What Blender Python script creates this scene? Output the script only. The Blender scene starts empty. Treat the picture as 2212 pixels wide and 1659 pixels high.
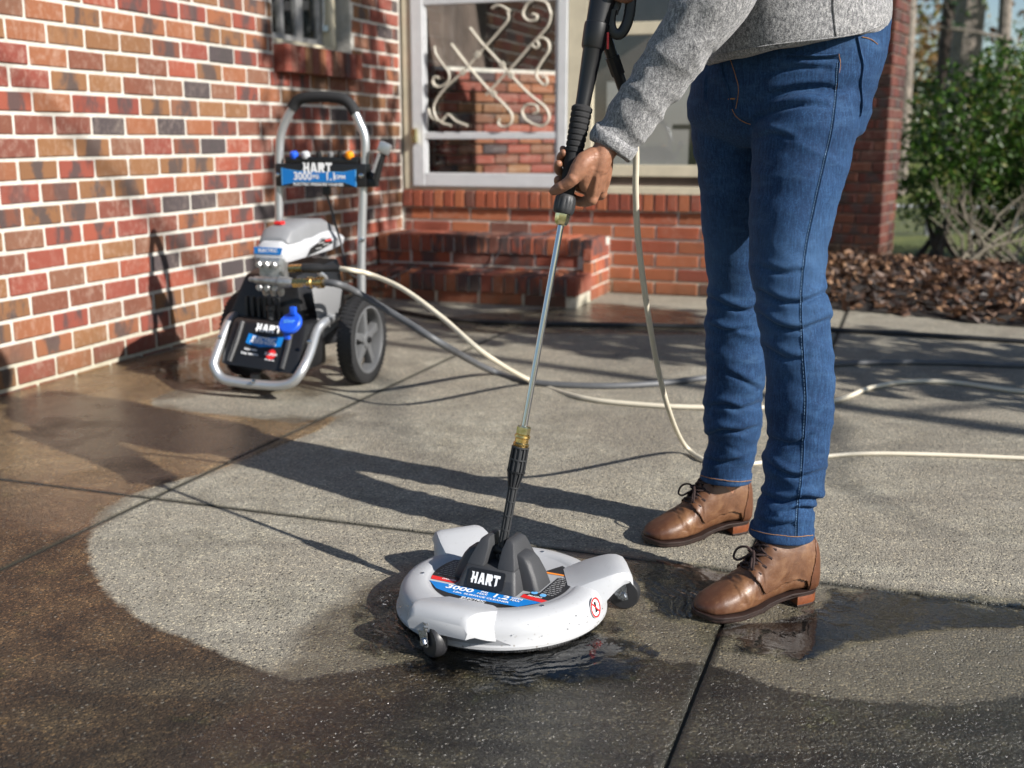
import bpy, bmesh, math, random
import numpy as np
from mathutils import Vector, Matrix, noise
from mathutils.bvhtree import BVHTree
from math import sin, cos, pi, radians, sqrt, atan2
random.seed(7)
SC = bpy.context.scene
COL = SC.collection
# ------------------------------------------------------------------ camera
FPX, PCX, PCY, CAMH = 2400.0, 1106.0, 829.5, 0.905     # focal length in pixels of a 2212 px wide frame
PITCH = math.atan(529 / FPX)
cd = bpy.data.cameras.new('camera')
cam = bpy.data.objects.new('camera', cd); COL.objects.link(cam)
cam.location = (0, 0, CAMH)
cam.rotation_euler = (radians(90) - PITCH, 0, 0)
cd.sensor_width = 36; cd.lens = 36 * FPX / 2212
cd.clip_start = 0.05; cd.clip_end = 400
cd.dof.use_dof = True; cd.dof.focus_distance = 2.16; cd.dof.aperture_fstop = 3.6
SC.camera = cam
# ------------------------------------------------------------------ sky and sun
SUN = Vector((0.819 * cos(radians(31)), -0.574 * cos(radians(31)), sin(radians(31)))).normalized()
w = bpy.data.worlds.new('World'); SC.world = w; w.use_nodes = True
wn = w.node_tree.nodes; wl_ = w.node_tree.links
sky = wn.new('ShaderNodeTexSky'); sky.sky_type = 'NISHITA'; sky.sun_disc = False
sky.sun_elevation = math.asin(SUN.z); sky.sun_rotation = atan2(SUN.x, SUN.y)
sky.air_density = 1.0; sky.dust_density = 0.5; sky.ozone_density = 2.0
wn['Background'].inputs['Strength'].default_value = 0.066
wl_.new(sky.outputs[0], wn['Background'].inputs[0])
ld = bpy.data.lights.new('sun', 'SUN'); ld.energy = 5.0; ld.angle = radians(0.55); ld.color = (1.0, 0.955, 0.895)
sun = bpy.data.objects.new('sun', ld); COL.objects.link(sun)
sun.rotation_euler = SUN.to_track_quat('Z', 'Y').to_euler()
SC.view_settings.view_transform = 'Standard'; SC.view_settings.look = 'None'
SC.view_settings.exposure = 0.78; SC.view_settings.gamma = 1; SC.view_settings.use_curve_mapping = False
SC.cycles.max_bounces = 6; SC.cycles.diffuse_bounces = 3; SC.cycles.glossy_bounces = 3; SC.cycles.use_adaptive_sampling = True; SC.cycles.adaptive_threshold = 0.02; SC.cycles.sample_clamp_indirect = 6; SC.cycles.transparent_max_bounces = 16
SC.cycles.use_denoising = True
# ------------------------------------------------------------------ measuring helpers (photo pixel at 2212 px width -> place)
CO = Vector((0, 0, CAMH)); cR = Vector((1, 0, 0)); cF = Vector((0, cos(PITCH), -sin(PITCH))); cU = Vector((0, sin(PITCH), cos(PITCH)))
def ray(x, y): return cF + cR * ((x - PCX) / FPX) - cU * ((y - PCY) / FPX)
def G(x, y, z=0.0):
    d = ray(x, y); return CO + d * ((z - CAMH) / d.z)
def AT(x, y, Y):
    d = ray(x, y); return CO + d * (Y / d.y)
def PL(x, y, p0, n):
    d = ray(x, y); return CO + d * ((Vector(p0) - CO).dot(n) / d.dot(n))
def proj(p):
    q = Vector(p) - CO; k = q.dot(cF); return (PCX + FPX * q.dot(cR) / k, PCY - FPX * q.dot(cU) / k, k)
AH = radians(19.5)
HU = Vector((sin(AH), cos(AH), 0)); HV = Vector((cos(AH), -sin(AH), 0)); UP = Vector((0, 0, 1))
W0 = G(0, 857); CORN = W0 + HU * 3.45
def H(v_, u_, z=0.0): return CORN + HV * v_ + HU * u_ + UP * z        # house frame
# ------------------------------------------------------------------ objects
WM = {}
def reg(o, M): WM[o] = M; return o
def tag(o, label=None, cat=None, group=None, kind=None):
    if label: o['label'] = label
    if cat: o['category'] = cat
    if group: o['group'] = group
    if kind: o['kind'] = kind
    return o
def thing(name, label, cat, loc=(0, 0, 0), rotz=0.0, group=None):
    o = bpy.data.objects.new(name, None); COL.objects.link(o); o.empty_display_size = 0.1
    o.location = loc; o.rotation_euler = (0, 0, rotz)
    reg(o, Matrix.Translation(Vector(loc)) @ Matrix.Rotation(rotz, 4, 'Z'))
    return tag(o, label, cat, group)
def part_empty(name, parent):
    o = bpy.data.objects.new(name, None); COL.objects.link(o); o.parent = parent
    return reg(o, WM[parent])
class MB:
    def __init__(s): s.v = []; s.f = []
    def add(s, vs, fs):
        b = len(s.v); s.v += [Vector(p) for p in vs]; s.f += [tuple(i + b for i in f) for f in fs]; return s
    def box(s, c, size, M=None, ch=0.0):
        hx, hy, hz = [q / 2 for q in size]; c = Vector(c)
        if ch <= 0:
            vs = [Vector((x, y, z)) for x in (-hx, hx) for y in (-hy, hy) for z in (-hz, hz)]
            fs = [(0, 1, 3, 2), (4, 6, 7, 5), (0, 4, 5, 1), (2, 3, 7, 6), (0, 2, 6, 4), (1, 5, 7, 3)]
        else:
            bm = bmesh.new(); bmesh.ops.create_cube(bm, size=1.0)
            for q in bm.verts: q.co = Vector((q.co.x * size[0], q.co.y * size[1], q.co.z * size[2]))
            bmesh.ops.bevel(bm, geom=list(bm.edges), offset=ch, segments=2, profile=0.6, affect='EDGES')
            bm.verts.index_update(); vs = [q.co.copy() for q in bm.verts]; fs = [[q.index for q in f.verts] for f in bm.faces]; bm.free()
        if M is not None: vs = [M @ q for q in vs]
        return s.add([q + c for q in vs], fs)
    def rings(s, rs, cap0=True, cap1=True, closed=True):
        n = len(rs[0]); vs = [p for r in rs for p in r]; fs = []
        for i in range(len(rs) - 1):
            for j in range(n if closed else n - 1):
                k = (j + 1) % n; fs.append((i * n + j, i * n + k, (i + 1) * n + k, (i + 1) * n + j))
        if cap0: fs.append(tuple(reversed(range(n))))
        if cap1: fs.append(tuple((len(rs) - 1) * n + j for j in range(n)))
        return s.add(vs, fs)
    def tube(s, pts, r, n=10, cap=True, closed=False, flat=1.0):
        pts = [Vector(p) for p in pts]; m = len(pts)
        rr = r if isinstance(r, (list, tuple)) else [r] * m
        rs = []; prev = None
        for i, p in enumerate(pts):
            if closed: t = pts[(i + 1) % m] - pts[i - 1]
            else: t = pts[min(i + 1, m - 1)] - pts[max(i - 1, 0)]
            t.normalize()
            if prev is None:
                a = Vector((0, 0, 1)) if abs(t.z) < 0.9 else Vector((1, 0, 0))
                x = t.cross(a).normalized()
            else:
                x = (prev - t * prev.dot(t)).normalized()
            prev = x; y = t.cross(x)
            rs.append([p + (x * cos(2 * pi * k / n) + y * (sin(2 * pi * k / n) * flat)) * rr[i] for k in range(n)])
        if closed: rs.append(rs[0]); cap = False
        return s.rings(rs, cap, cap)
    def lathe(s, prof, o=(0, 0, 0), ax=(0, 0, 1), n=24, cap=True, xd=None):
        o = Vector(o); z = Vector(ax).normalized()
        a = Vector(xd) if xd else (Vector((1, 0, 0)) if abs(z.x) < 0.9 else Vector((0, 1, 0)))
        x = (a - z * a.dot(z)).normalized(); y = z.cross(x)
        rs = [[o + z * h + (x * cos(2 * pi * k / n) + y * sin(2 * pi * k / n)) * r for k in range(n)] for r, h in prof]
        return s.rings(rs, cap, cap)
    def prism(s, poly, o, x, y, d):
        """polygon in the plane (o; x, y), extruded along x cross y by d (convex or not: capped by ngons)"""
        o, x, y = Vector(o), Vector(x), Vector(y); z = x.cross(y).normalized() * d; n = len(poly)
        a = [o + x * p + y * q for p, q in poly]; b = [p + z for p in a]
        fs = [tuple(reversed(range(n))), tuple(range(n, 2 * n))] + [(i, (i + 1) % n, n + (i + 1) % n, n + i) for i in range(n)]
        return s.add(a + b, fs)
    def xf(s, M):
        s.v = [M @ p for p in s.v]; return s
    def mesh(s, name, smooth=False, ang=35):
        me = bpy.data.meshes.new(name); me.from_pydata([tuple(p) for p in s.v], [], s.f); me.validate(); me.update()
        if smooth: shade(me, ang)
        return me
    def build(s, name, mat, parent=None, smooth=False, world=False, bevel=0.0, ang=35, label=None, subd=0):
        if parent is not None and world: s.xf(WM[parent].inverted())
        me = s.mesh(name, smooth, ang)
        if subd or bevel:
            bm = bmesh.new(); bm.from_mesh(me)
            bmesh.ops.remove_doubles(bm, verts=bm.verts, dist=1e-5)
            bmesh.ops.recalc_face_normals(bm, faces=bm.faces)
            if bevel:
                es = [e for e in bm.edges if len(e.link_faces) == 2 and e.calc_face_angle(0) > radians(30)]
                bmesh.ops.bevel(bm, geom=es, offset=bevel, segments=2, profile=0.6, affect='EDGES', clamp_overlap=True)
            bm.to_mesh(me); bm.free(); me.update()
            if smooth: shade(me, ang)
        if mat is not None: me.materials.append(M_(mat))
        o = bpy.data.objects.new(name, me); COL.objects.link(o)
        if subd:
            md = o.modifiers.new('s', 'SUBSURF'); md.levels = subd; md.render_levels = subd
        if parent is not None: o.parent = parent
        reg(o, WM[parent] if parent is not None else Matrix.Identity(4))
        if label: o['label'] = label
        return o
def shade(me, ang=35):
    me.polygons.foreach_set('use_smooth', [True] * len(me.polygons))
    me.update()
    if ang < 180:
        try: me.set_sharp_from_angle(angle=radians(ang))
        except Exception: pass
def spline(pts, n=8):
    """Catmull-Rom through pts"""
    pts = [Vector(p) for p in pts]; out = []
    for i in range(len(pts) - 1):
        p0 = pts[max(i - 1, 0)]; p1 = pts[i]; p2 = pts[i + 1]; p3 = pts[min(i + 2, len(pts) - 1)]
        for k in range(n):
            t = k / n
            out.append(0.5 * ((2 * p1) + (p2 - p0) * t + (2 * p0 - 5 * p1 + 4 * p2 - p3) * t * t + (3 * p1 - p0 - 3 * p2 + p3) * t ** 3))
    out.append(pts[-1]); return out
def lerp(a, b, t): return a + (b - a) * t
def interp(x, xs, ys):
    return float(np.interp(x, xs, ys))
TXT = []
def text_mb(mb, txt, size, o, x, y, bold=0.0, squash=1.0, align='CENTER', depth=0.0006, gap=1.0):
    """print lettering lying on the plane (o; x, y) into mb"""
    cu = bpy.data.curves.new('t', 'FONT'); cu.body = txt; cu.size = size; cu.align_x = align; cu.align_y = 'CENTER'
    cu.offset = bold * size; cu.space_character = gap; cu.resolution_u = 3
    ob = bpy.data.objects.new('t', cu); COL.objects.link(ob)
    dg = bpy.context.evaluated_depsgraph_get(); me = bpy.data.meshes.new_from_object(ob.evaluated_get(dg))
    o, x, y = Vector(o), Vector(x).normalized(), Vector(y).normalized(); z = x.cross(y)
    vs = [o + x * (q.co.x * squash) + y * q.co.y + z * depth for q in me.vertices]
    mb.add(vs, [tuple(p.vertices) for p in me.polygons])
    bpy.data.objects.remove(ob); bpy.data.curves.remove(cu); bpy.data.meshes.remove(me)
    return mb
LOGO = {'H': [[(0, .25), (.14, .25), (.14, 0), (.40, 0), (.40, .36), (.62, .36), (.62, 0), (.9, 0), (.9, 1), (.62, 1), (.62, .62), (.40, .62), (.40, 1), (0, 1), (.14, .84), (.14, .42)]],
        'A': [[(.05, 0), (.33, 0), (.38, .17), (.38, .40), (.45, .62), (.52, .40), (.38, .40), (.38, .17), (.60, .17), (.65, 0), (.95, 0), (.66, 1), (.28, 1)]],
        'R': [[(.05, 0), (.33, 0), (.33, .30), (.42, .30), (.60, 0), (.95, 0), (.72, .36), (.90, .5), (.90, .84), (.74, 1), (.05, 1), (.05, .02), (.05, .02)]],
        'T': [[(.30, 0), (.58, .12), (.58, .74), (.88, .74), (.88, 1), (0, 1), (0, .74), (.30, .74)]]}
def logo_mb(mb, o, x, y, wdt, hgt, depth=0.0006):
    """the four block letters of the maker's logo, centred on o"""
    o, x, y = Vector(o), Vector(x).normalized(), Vector(y).normalized(); z = x.cross(y)
    for i, ch in enumerate('HART'):
        for poly in LOGO[ch]:
            vs = [o + x * ((i + px - 2.0) * wdt / 4) + y * ((py - 0.5) * hgt) + z * depth for px, py in poly]
            mb.add(vs, [tuple(range(len(vs)))])
    return mb
# ------------------------------------------------------------------ materials
MATS = {}
def M_(m): return MATS[m] if isinstance(m, str) else m
class NT:
    def __init__(s, name):
        s.m = bpy.data.materials.new(name); s.m.use_nodes = True; MATS[name] = s.m
        s.t = s.m.node_tree; s.n = s.t.nodes; s.b = s.n['Principled BSDF']; s.out = s.n['Material Output']
    def node(s, typ, **kw):
        q = s.n.new(typ)
        for k, v_ in kw.items():
            if k.startswith('i_'):
                key = k[2:]; key = int(key) if key.isdigit() else key.replace('_', ' ')
                s.put(q.inputs[key], v_)
            else: setattr(q, k, v_)
        return q
    def put(s, sock, v_):
        if isinstance(v_, bpy.types.NodeSocket): s.t.links.new(v_, sock)
        elif isinstance(v_, (tuple, list)) and len(v_) == 3 and sock.type == 'RGBA': sock.default_value = (*v_, 1)
        else: sock.default_value = v_
    def set(s, **kw):
        for k, v_ in kw.items(): s.put(s.b.inputs[k.replace('_', ' ')], v_)
        return s
    def math(s, op, a, b=0.0, c=None, clamp=False):
        q = s.node('ShaderNodeMath', operation=op, use_clamp=clamp); s.put(q.inputs[0], a); s.put(q.inputs[1], b)
        if c is not None: s.put(q.inputs[2], c)
        return q.outputs[0]
    def mix(s, fac, a, b, blend='MIX'):
        q = s.node('ShaderNodeMix', data_type='RGBA', blend_type=blend); s.put(q.inputs[0], fac); s.put(q.inputs[6], a); s.put(q.inputs[7], b)
        return q.outputs[2]
    def fmix(s, fac, a, b):
        q = s.node('ShaderNodeMix', data_type='FLOAT'); s.put(q.inputs[0], fac); s.put(q.inputs[2], a); s.put(q.inputs[3], b)
        return q.outputs[0]
    def pos(s): return s.node('ShaderNodeNewGeometry').outputs['Position']
    def obj(s): return s.node('ShaderNodeTexCoord').outputs['Object']
    def map(s, vec, scale=(1, 1, 1), loc=(0, 0, 0), rot=(0, 0, 0)):
        q = s.node('ShaderNodeMapping'); s.put(q.inputs[0], vec); q.inputs[3].default_value = scale; q.inputs[1].default_value = loc; q.inputs[2].default_value = rot
        return q.outputs[0]
    def noise(s, vec, scale, detail=4, rough=0.55, dist=0.0, col=False):
        q = s.node('ShaderNodeTexNoise'); s.put(q.inputs['Vector'], vec); q.inputs['Scale'].default_value = scale
        q.inputs['Detail'].default_value = detail; q.inputs['Roughness'].default_value = rough; q.inputs['Distortion'].default_value = dist
        return q.outputs[1 if col else 0]
    def vor(s, vec, scale, out='Distance', feat='F1', rnd=1.0):
        q = s.node('ShaderNodeTexVoronoi', feature=feat); s.put(q.inputs['Vector'], vec); q.inputs['Scale'].default_value = scale; q.inputs['Randomness'].default_value = rnd
        return q.outputs[out]
    def ramp(s, fac, stops, mode='LINEAR'):
        q = s.node('ShaderNodeValToRGB'); s.put(q.inputs[0], fac); cr = q.color_ramp; cr.interpolation = mode
        while len(cr.elements) < len(stops): cr.elements.new(0.5)
        for e, (p, c) in zip(cr.elements, stops):
            e.position = p; e.color = (*c, 1) if isinstance(c, (tuple, list)) else (c, c, c, 1)
        return q.outputs[0]
    def step(s, x, lo, hi):
        q = s.node('ShaderNodeMapRange', clamp=True); s.put(q.inputs[0], x); s.put(q.inputs[1], lo); s.put(q.inputs[2], hi)
        q.inputs[3].default_value = 0; q.inputs[4].default_value = 1
        return q.outputs[0]
    def attr(s, name, out='Fac'): return s.node('ShaderNodeAttribute', attribute_name=name).outputs[out]
    def bump(s, h, strength=0.3, dist=0.01, normal=None):
        q = s.node('ShaderNodeBump'); q.inputs['Strength'].default_value = strength; q.inputs['Distance'].default_value = dist; s.put(q.inputs['Height'], h)
        if normal is not None: s.put(q.inputs['Normal'], normal)
        return q.outputs[0]
def simple(name, col, rough=0.5, metal=0.0, var=0.12, vscale=12, bump=0.0, bscale=200, bdist=0.001, coat=0.0, spec=0.5, rvar=0.0, world=True):
    q = NT(name); p = q.obj()
    n = q.noise(p, vscale, 5, 0.6)
    dark = tuple(c * (1 - var) for c in col); lite = tuple(min(1, c * (1 + var)) for c in col)
    q.set(Base_Color=q.ramp(n, [(0.3, dark), (0.7, lite)]), Metallic=metal)
    if rvar: q.set(Roughness=q.fmix(q.step(q.noise(p, vscale * 2.3, 4), 0.35, 0.65), max(0.02, rough - rvar), min(1, rough + rvar)))
    else: q.set(Roughness=rough)
    q.b.inputs['Specular IOR Level'].default_value = spec
    if coat: q.b.inputs['Coat Weight'].default_value = coat; q.b.inputs['Coat Roughness'].default_value = 0.1
    if bump: q.set(Normal=q.bump(q.noise(p, bscale, 3), bump, bdist))
    return q
# brick: one colour per brick, from the object (or the island, where bricks are joined)
def brick_mat(name, stops, fleck=0.36, hue=1.0):
    q = NT(name); p = q.pos()
    r = q.math('FRACT', q.math('ADD', q.math('MULTIPLY', q.node('ShaderNodeObjectInfo').outputs['Random'], 7.31), q.math('MULTIPLY', q.node('ShaderNodeNewGeometry').outputs['Random Per Island'], 5.17)))
    base = q.ramp(r, stops, 'CONSTANT')
    r2 = q.math('FRACT', q.math('MULTIPLY', r, 37.7))
    mp = q.map(p, (1, 1, 0.55))
    # dark flashing in the middle of some bricks, pale salt flecks on others
    n1 = q.noise(mp, 16, 5, 0.62, 0.4); n2 = q.noise(q.map(p, (1, 1, 0.7)), 48, 5, 0.72)
    bxo = q.math('ABSOLUTE', q.node('ShaderNodeSeparateXYZ', i_0=q.obj()).outputs[0])
    mid = q.math('ADD', q.math('MULTIPLY', q.math('SUBTRACT', .075, q.math('MINIMUM', bxo, .095)), 3.2), n1)
    fl = q.math('MULTIPLY', q.step(mid, 0.56, 0.70), q.step(r2, 0.52, 0.62))
    c = q.mix(q.math('MULTIPLY', fl, 0.85), base, (0.062, 0.052, 0.052))
    pale = q.math('MULTIPLY', q.step(q.math('ADD', n2, q.math('MULTIPLY', q.noise(mp, 9, 3), 0.35)), 0.66, 0.92), q.step(q.math('SUBTRACT', 1.0, r2), 0.25, 0.7))
    c = q.mix(q.math('MULTIPLY', pale, fleck), c, (0.52, 0.42, 0.34))
    g = q.noise(p, 420, 3, 0.7)
    c = q.mix(0.35, c, q.ramp(g, [(0.3, (0.35, 0.35, 0.35)), (0.7, (1.35, 1.35, 1.35))]), 'MULTIPLY')
    zz = q.node('ShaderNodeSeparateXYZ', i_0=p).outputs[2]
    grime = q.step(q.math('ADD', zz, q.math('MULTIPLY', q.noise(p, 7, 5, .7), .30)), .30, .08)
    c = q.mix(q.math('MULTIPLY', grime, .6), c, (.075, .060, .028))
    c = q.mix(q.math('MULTIPLY', q.step(q.noise(q.map(p, (1, 1, .35)), 2.3, 5, .65), .52, .70), .22), c, (.045, .034, .028))
    q.set(Base_Color=c, Roughness=0.85)
    hgt = q.math('ADD', q.math('MULTIPLY', g, 0.5), q.math('MULTIPLY', q.noise(mp, 60, 4), 0.8))
    q.set(Normal=q.bump(hgt, 0.5, 0.003))
    q.b.inputs['Specular IOR Level'].default_value = 0.3
brick_mat('brick_mixed', [(0, (.170, .064, .040)), (.12, (.235, .062, .042)), (.24, (.205, .098, .046)), (.34, (.270, .072, .044)), (.44, (.225, .108, .050)),
                          (.55, (.215, .056, .040)), (.66, (.255, .098, .048)), (.78, (.068, .054, .055)), (.85, (.190, .088, .054)), (.93, (.175, .058, .040))])
brick_mat('brick_red', [(0, (.34, .092, .046)), (.2, (.29, .078, .042)), (.4, (.38, .125, .058)), (.6, (.25, .068, .042)), (.8, (.33, .110, .052)), (.93, (.15, .058, .042))], 0.3)
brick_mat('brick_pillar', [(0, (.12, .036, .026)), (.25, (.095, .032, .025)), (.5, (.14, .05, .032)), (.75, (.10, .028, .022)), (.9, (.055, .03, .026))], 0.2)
q = NT('mortar'); p = q.pos(); n = q.noise(p, 35, 6, 0.65); g = q.noise(p, 600, 2)
moss = q.math('MULTIPLY', q.step(q.math('ADD', q.node('ShaderNodeSeparateXYZ', i_0=p).outputs[2], q.math('MULTIPLY', q.noise(p, 6, 4), 0.25)), 0.34, 0.06), 0.55)
c = q.ramp(n, [(0.3, (.43, .405, .355)), (0.7, (.60, .572, .515))])
c = q.mix(moss, c, (.26, .22, .075))
q.set(Base_Color=c, Roughness=0.9, Normal=q.bump(q.math('ADD', q.math('MULTIPLY', g, .6), n), 0.6, 0.004))
# plain stuff
simple('mortar_dark', (.20, .17, .14), 0.9, bump=.4, bscale=200)
simple('white_frame', (.62, .63, .64), 0.45, var=.06, bump=.05)
simple('cream_paint', (.60, .54, .40), 0.5, var=.08, bump=.05)
simple('window_grey', (.28, .275, .27), 0.6, var=.2)
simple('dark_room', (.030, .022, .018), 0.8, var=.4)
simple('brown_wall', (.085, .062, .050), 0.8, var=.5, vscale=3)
simple('grey_board', (.34, .33, .32), 0.7, var=.1, vscale=3)
simple('scroll_iron', (.50, .46, .38), 0.45, var=.1)
simple('white_plastic', (.45, .46, .48), 0.42, var=.02, vscale=20, bump=.12, bscale=900, bdist=.0006)
simple('grey_plastic', (.20, .205, .215), 0.5, var=.05, bump=.15, bscale=800, bdist=.0006)
simple('dark_plastic', (.026, .027, .029), 0.46, var=.1, bump=.25, bscale=1300, bdist=.0008)
simple('cone_plastic', (.040, .041, .044), 0.48, var=.05, bump=.45, bscale=1100, bdist=.0012)
simple('black_plastic', (.010, .010, .011), 0.38, var=.1, bump=.06, bscale=900)
simple('black_rubber', (.014, .014, .015), 0.62, var=.2, bump=.3, bscale=500)
simple('soft_grip', (.012, .012, .013), 0.8, var=.2, bump=.4, bscale=700)
simple('caster_rubber', (.020, .020, .022), 0.42, var=.25, vscale=40, bump=.2, bscale=300)
simple('silver_paint', (.52, .53, .54), 0.34, 0.75, var=.04, bump=.05)
simple("chrome", (.56, .57, .59), 0.12, 1.0, var=.03, vscale=60, rvar=.04)
simple('zinc', (.50, .52, .55), 0.28, 1.0, var=.12, vscale=60, rvar=.1, bump=.1, bscale=120)
simple('cast_metal', (.42, .42, .41), 0.42, .85, var=.3, vscale=60, bump=.5, bscale=90, bdist=.003)
simple('brass', (.72, .50, .19), 0.24, 1.0, var=.1, vscale=60, rvar=.07)
simple('brass_pale', (.70, .62, .36), 0.2, 1.0, var=.1, vscale=60, rvar=.07)
simple('wheel_grey', (.095, .097, .100), 0.5, var=.05)
simple('hub_grey', (.15, .152, .156), 0.5, var=.05)
simple('blue_plastic', (.012, .09, .62), 0.35, var=.05)
simple('orange_plastic', (.80, .27, .005), 0.35, var=.05)
simple('print_blue', (.005, .165, .50), 0.4, var=.03)
simple('print_lightblue', (.12, .38, .70), 0.4, var=.03)
simple('print_white', (.85, .85, .85), 0.45, var=.02)
simple('print_black', (.013, .013, .014), 0.4, var=.05)
simple('print_red', (.62, .02, .02), 0.4, var=.05)
simple('print_orange', (.80, .24, .02), 0.4, var=.05)
simple('print_grey', (.30, .30, .30), 0.5, var=.3, vscale=300)
simple('cream_hose', (.60, .545, .43), 0.45, var=.06, vscale=30, bump=.08)
simple('grey_hose', (.085, .088, .093), 0.5, var=.15, vscale=30)
simple('black_hose', (.016, .016, .017), 0.45, var=.15, vscale=30)
simple('cord_black', (.03, .03, .034), 0.5)
simple('hair_dark', (.012, .008, .006), 0.6, var=.3, bump=.6, bscale=120, bdist=.004)
simple('bark_grey', (.20, .17, .14), 0.9, var=.4, vscale=8, bump=.9, bscale=14, bdist=.05)
simple('bark_dark', (.075, .055, .045), 0.9, var=.4, vscale=6, bump=.9, bscale=10, bdist=.06)
simple('twig', (.15, .13, .095), 0.85, var=.3, vscale=20)
simple('fence_zinc', (.20, .21, .22), 0.6, .2)
simple('eave_board', (.40, .37, .31), 0.7)
simple('shingle', (.40, .40, .41), 0.9, var=.3, vscale=20, bump=.5, bscale=60, bdist=.02)
q = NT('glass'); q.n.remove(q.b)
fr = q.node('ShaderNodeFresnel'); fr.inputs[0].default_value = 1.5
tr = q.node('ShaderNodeBsdfTransparent'); tr.inputs[0].default_value = (.93, .95, .95, 1); gl = q.node('ShaderNodeBsdfGlossy'); gl.inputs['Roughness'].default_value = 0.01
mx = q.node('ShaderNodeMixShader'); q.put(mx.inputs[0], q.math('MULTIPLY', fr.outputs[0], 1.6, clamp=True)); q.t.links.new(tr.outputs[0], mx.inputs[1]); q.t.links.new(gl.outputs[0], mx.inputs[2])
q.t.links.new(mx.outputs[0], q.out.inputs[0])

# cloth, leather, skin
q = NT('denim'); p = q.obj(); n = q.noise(p, 7, 5, .6); w1 = q.noise(q.map(p, (1, 1, .16)), 900, 2, .7); w2 = q.noise(q.map(p, (.3, .3, 1)), 1500, 2, .7); fuzz = q.noise(p, 330, 5, .8); slub = q.noise(q.map(p, (1, 1, .12)), 260, 4, .75)
c = q.ramp(n, [(.3, (.0075, .027, .074)), (.7, (.016, .050, .125))])
c = q.mix(.8, c, q.ramp(q.math('ADD', q.math('MULTIPLY', slub, .5), q.math('MULTIPLY', fuzz, .5)), [(.38, (.40, .42, .48)), (.5, (1, 1, 1)), (.64, (2.5, 2.25, 1.95))]), 'MULTIPLY')
c = q.mix(q.math('MULTIPLY', q.step(q.noise(q.map(p, (.7, .7, 2.4)), 15, 5, .7), .52, .72), .45), c, (.045, .105, .205))
dz = q.node('ShaderNodeSeparateXYZ', i_0=p).outputs[2]
fade = q.math('MULTIPLY', q.math('MULTIPLY', q.step(dz, .42, .56), q.step(dz, .82, .68)), q.step(q.noise(q.map(p, (1, 1, .5)), 6, 4, .6), .40, .62))
c = q.mix(q.math('MULTIPLY', fade, .38), c, (.060, .130, .245))
q.set(Base_Color=c, Roughness=.8, Normal=q.bump(q.math('ADD', w1, w2), .5, .0012)); q.b.inputs['Specular IOR Level'].default_value = .2
q.b.inputs['Sheen Weight'].default_value = .08; q.b.inputs['Sheen Tint'].default_value = (.35, .5, .8, 1)
q = NT('heather_knit'); p = q.obj(); n = q.noise(p, 620, 3, .8); n2 = q.noise(q.map(p, (1, 1, .5)), 210, 3, .75); big = q.noise(p, 9, 4)
v_ = q.math('ADD', q.math('MULTIPLY', n, .6), q.math('MULTIPLY', n2, .4))
c = q.ramp(v_, [(.38, (.035, .035, .038)), (.50, (.20, .20, .205)), (.60, (.50, .49, .48))])
q.set(Base_Color=q.mix(.25, c, q.ramp(big, [(.3, (.8, .8, .8)), (.7, (1.15, 1.15, 1.15))]), 'MULTIPLY'), Roughness=.95, Normal=q.bump(v_, .8, .0025)); q.b.inputs['Specular IOR Level'].default_value = .1; q.b.inputs['Sheen Weight'].default_value = .3
q = NT('leather'); p = q.obj(); n = q.noise(p, 16, 6, .68, .6); f = q.noise(p, 330, 4, .7); sc_ = q.noise(q.map(p, (.5, 2, 2)), 70, 5, .75); n5 = q.noise(p, 42, 5, .7)
xx = q.node('ShaderNodeSeparateXYZ', i_0=p).outputs[0]
c = q.ramp(q.math('ADD', q.math('MULTIPLY', n, .7), q.math('MULTIPLY', n5, .3)), [(.30, (.058, .021, .009)), (.48, (.115, .048, .020)), (.70, (.215, .110, .050))])
c = q.mix(q.math('MULTIPLY', q.step(q.math('ADD', xx, q.math('MULTIPLY', n5, .03)), .155, .215), .80), c, (.050, .015, .007))
c = q.mix(q.math('MULTIPLY', q.step(sc_, .58, .74), .45), c, (.27, .155, .075))
q.set(Base_Color=c, Roughness=q.fmix(q.step(n5, .3, .7), .36, .56), Normal=q.bump(q.math('ADD', q.math('MULTIPLY', f, .6), q.math('ADD', n5, q.math('MULTIPLY', sc_, .5))), .35, .0016)); q.b.inputs['Coat Weight'].default_value = .12; q.b.inputs['Coat Roughness'].default_value = .3
simple('leather_dark', (.105, .040, .018), .42, var=.3, vscale=18, bump=.2, bscale=250)
simple('sole_dark', (.022, .012, .010), .42, var=.3, vscale=40, bump=.25, bscale=160)
simple('heel_stack', (.150, .042, .014), .4, var=.3, vscale=60)
simple('lace', (.028, .012, .010), .75, var=.3, vscale=200, bump=.8, bscale=700, bdist=.0015)
simple('eyelet', (.42, .32, .15), .35, 1.0)
simple('stitch_gold', (.36, .17, .055), .7, var=.3, vscale=300)
simple('stitch_blue', (.10, .19, .32), .7, var=.4, vscale=400)
simple('stitch_brown', (.055, .020, .012), .7)
simple('nail', (.46, .25, .18), .3, var=.05)
q = NT('skin'); p = q.obj(); n = q.noise(p, 30, 5, .65); f = q.noise(p, 420, 3, .7); cr = q.vor(p, 380)
c = q.ramp(n, [(.3, (.215, .098, .056)), (.7, (.335, .165, .100))])
q.set(Base_Color=q.mix(.25, c, q.ramp(f, [(.3, (.6, .55, .5)), (.7, (1.3, 1.3, 1.3))]), 'MULTIPLY'), Roughness=.46, Normal=q.bump(q.math('ADD', q.math('MULTIPLY', f, .5), cr), .28, .0012)); q.b.inputs['Subsurface Weight'].default_value = .08; q.b.inputs['Subsurface Radius'].default_value = (.008, .003, .0015); q.b.inputs['Specular IOR Level'].default_value = .4

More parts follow.
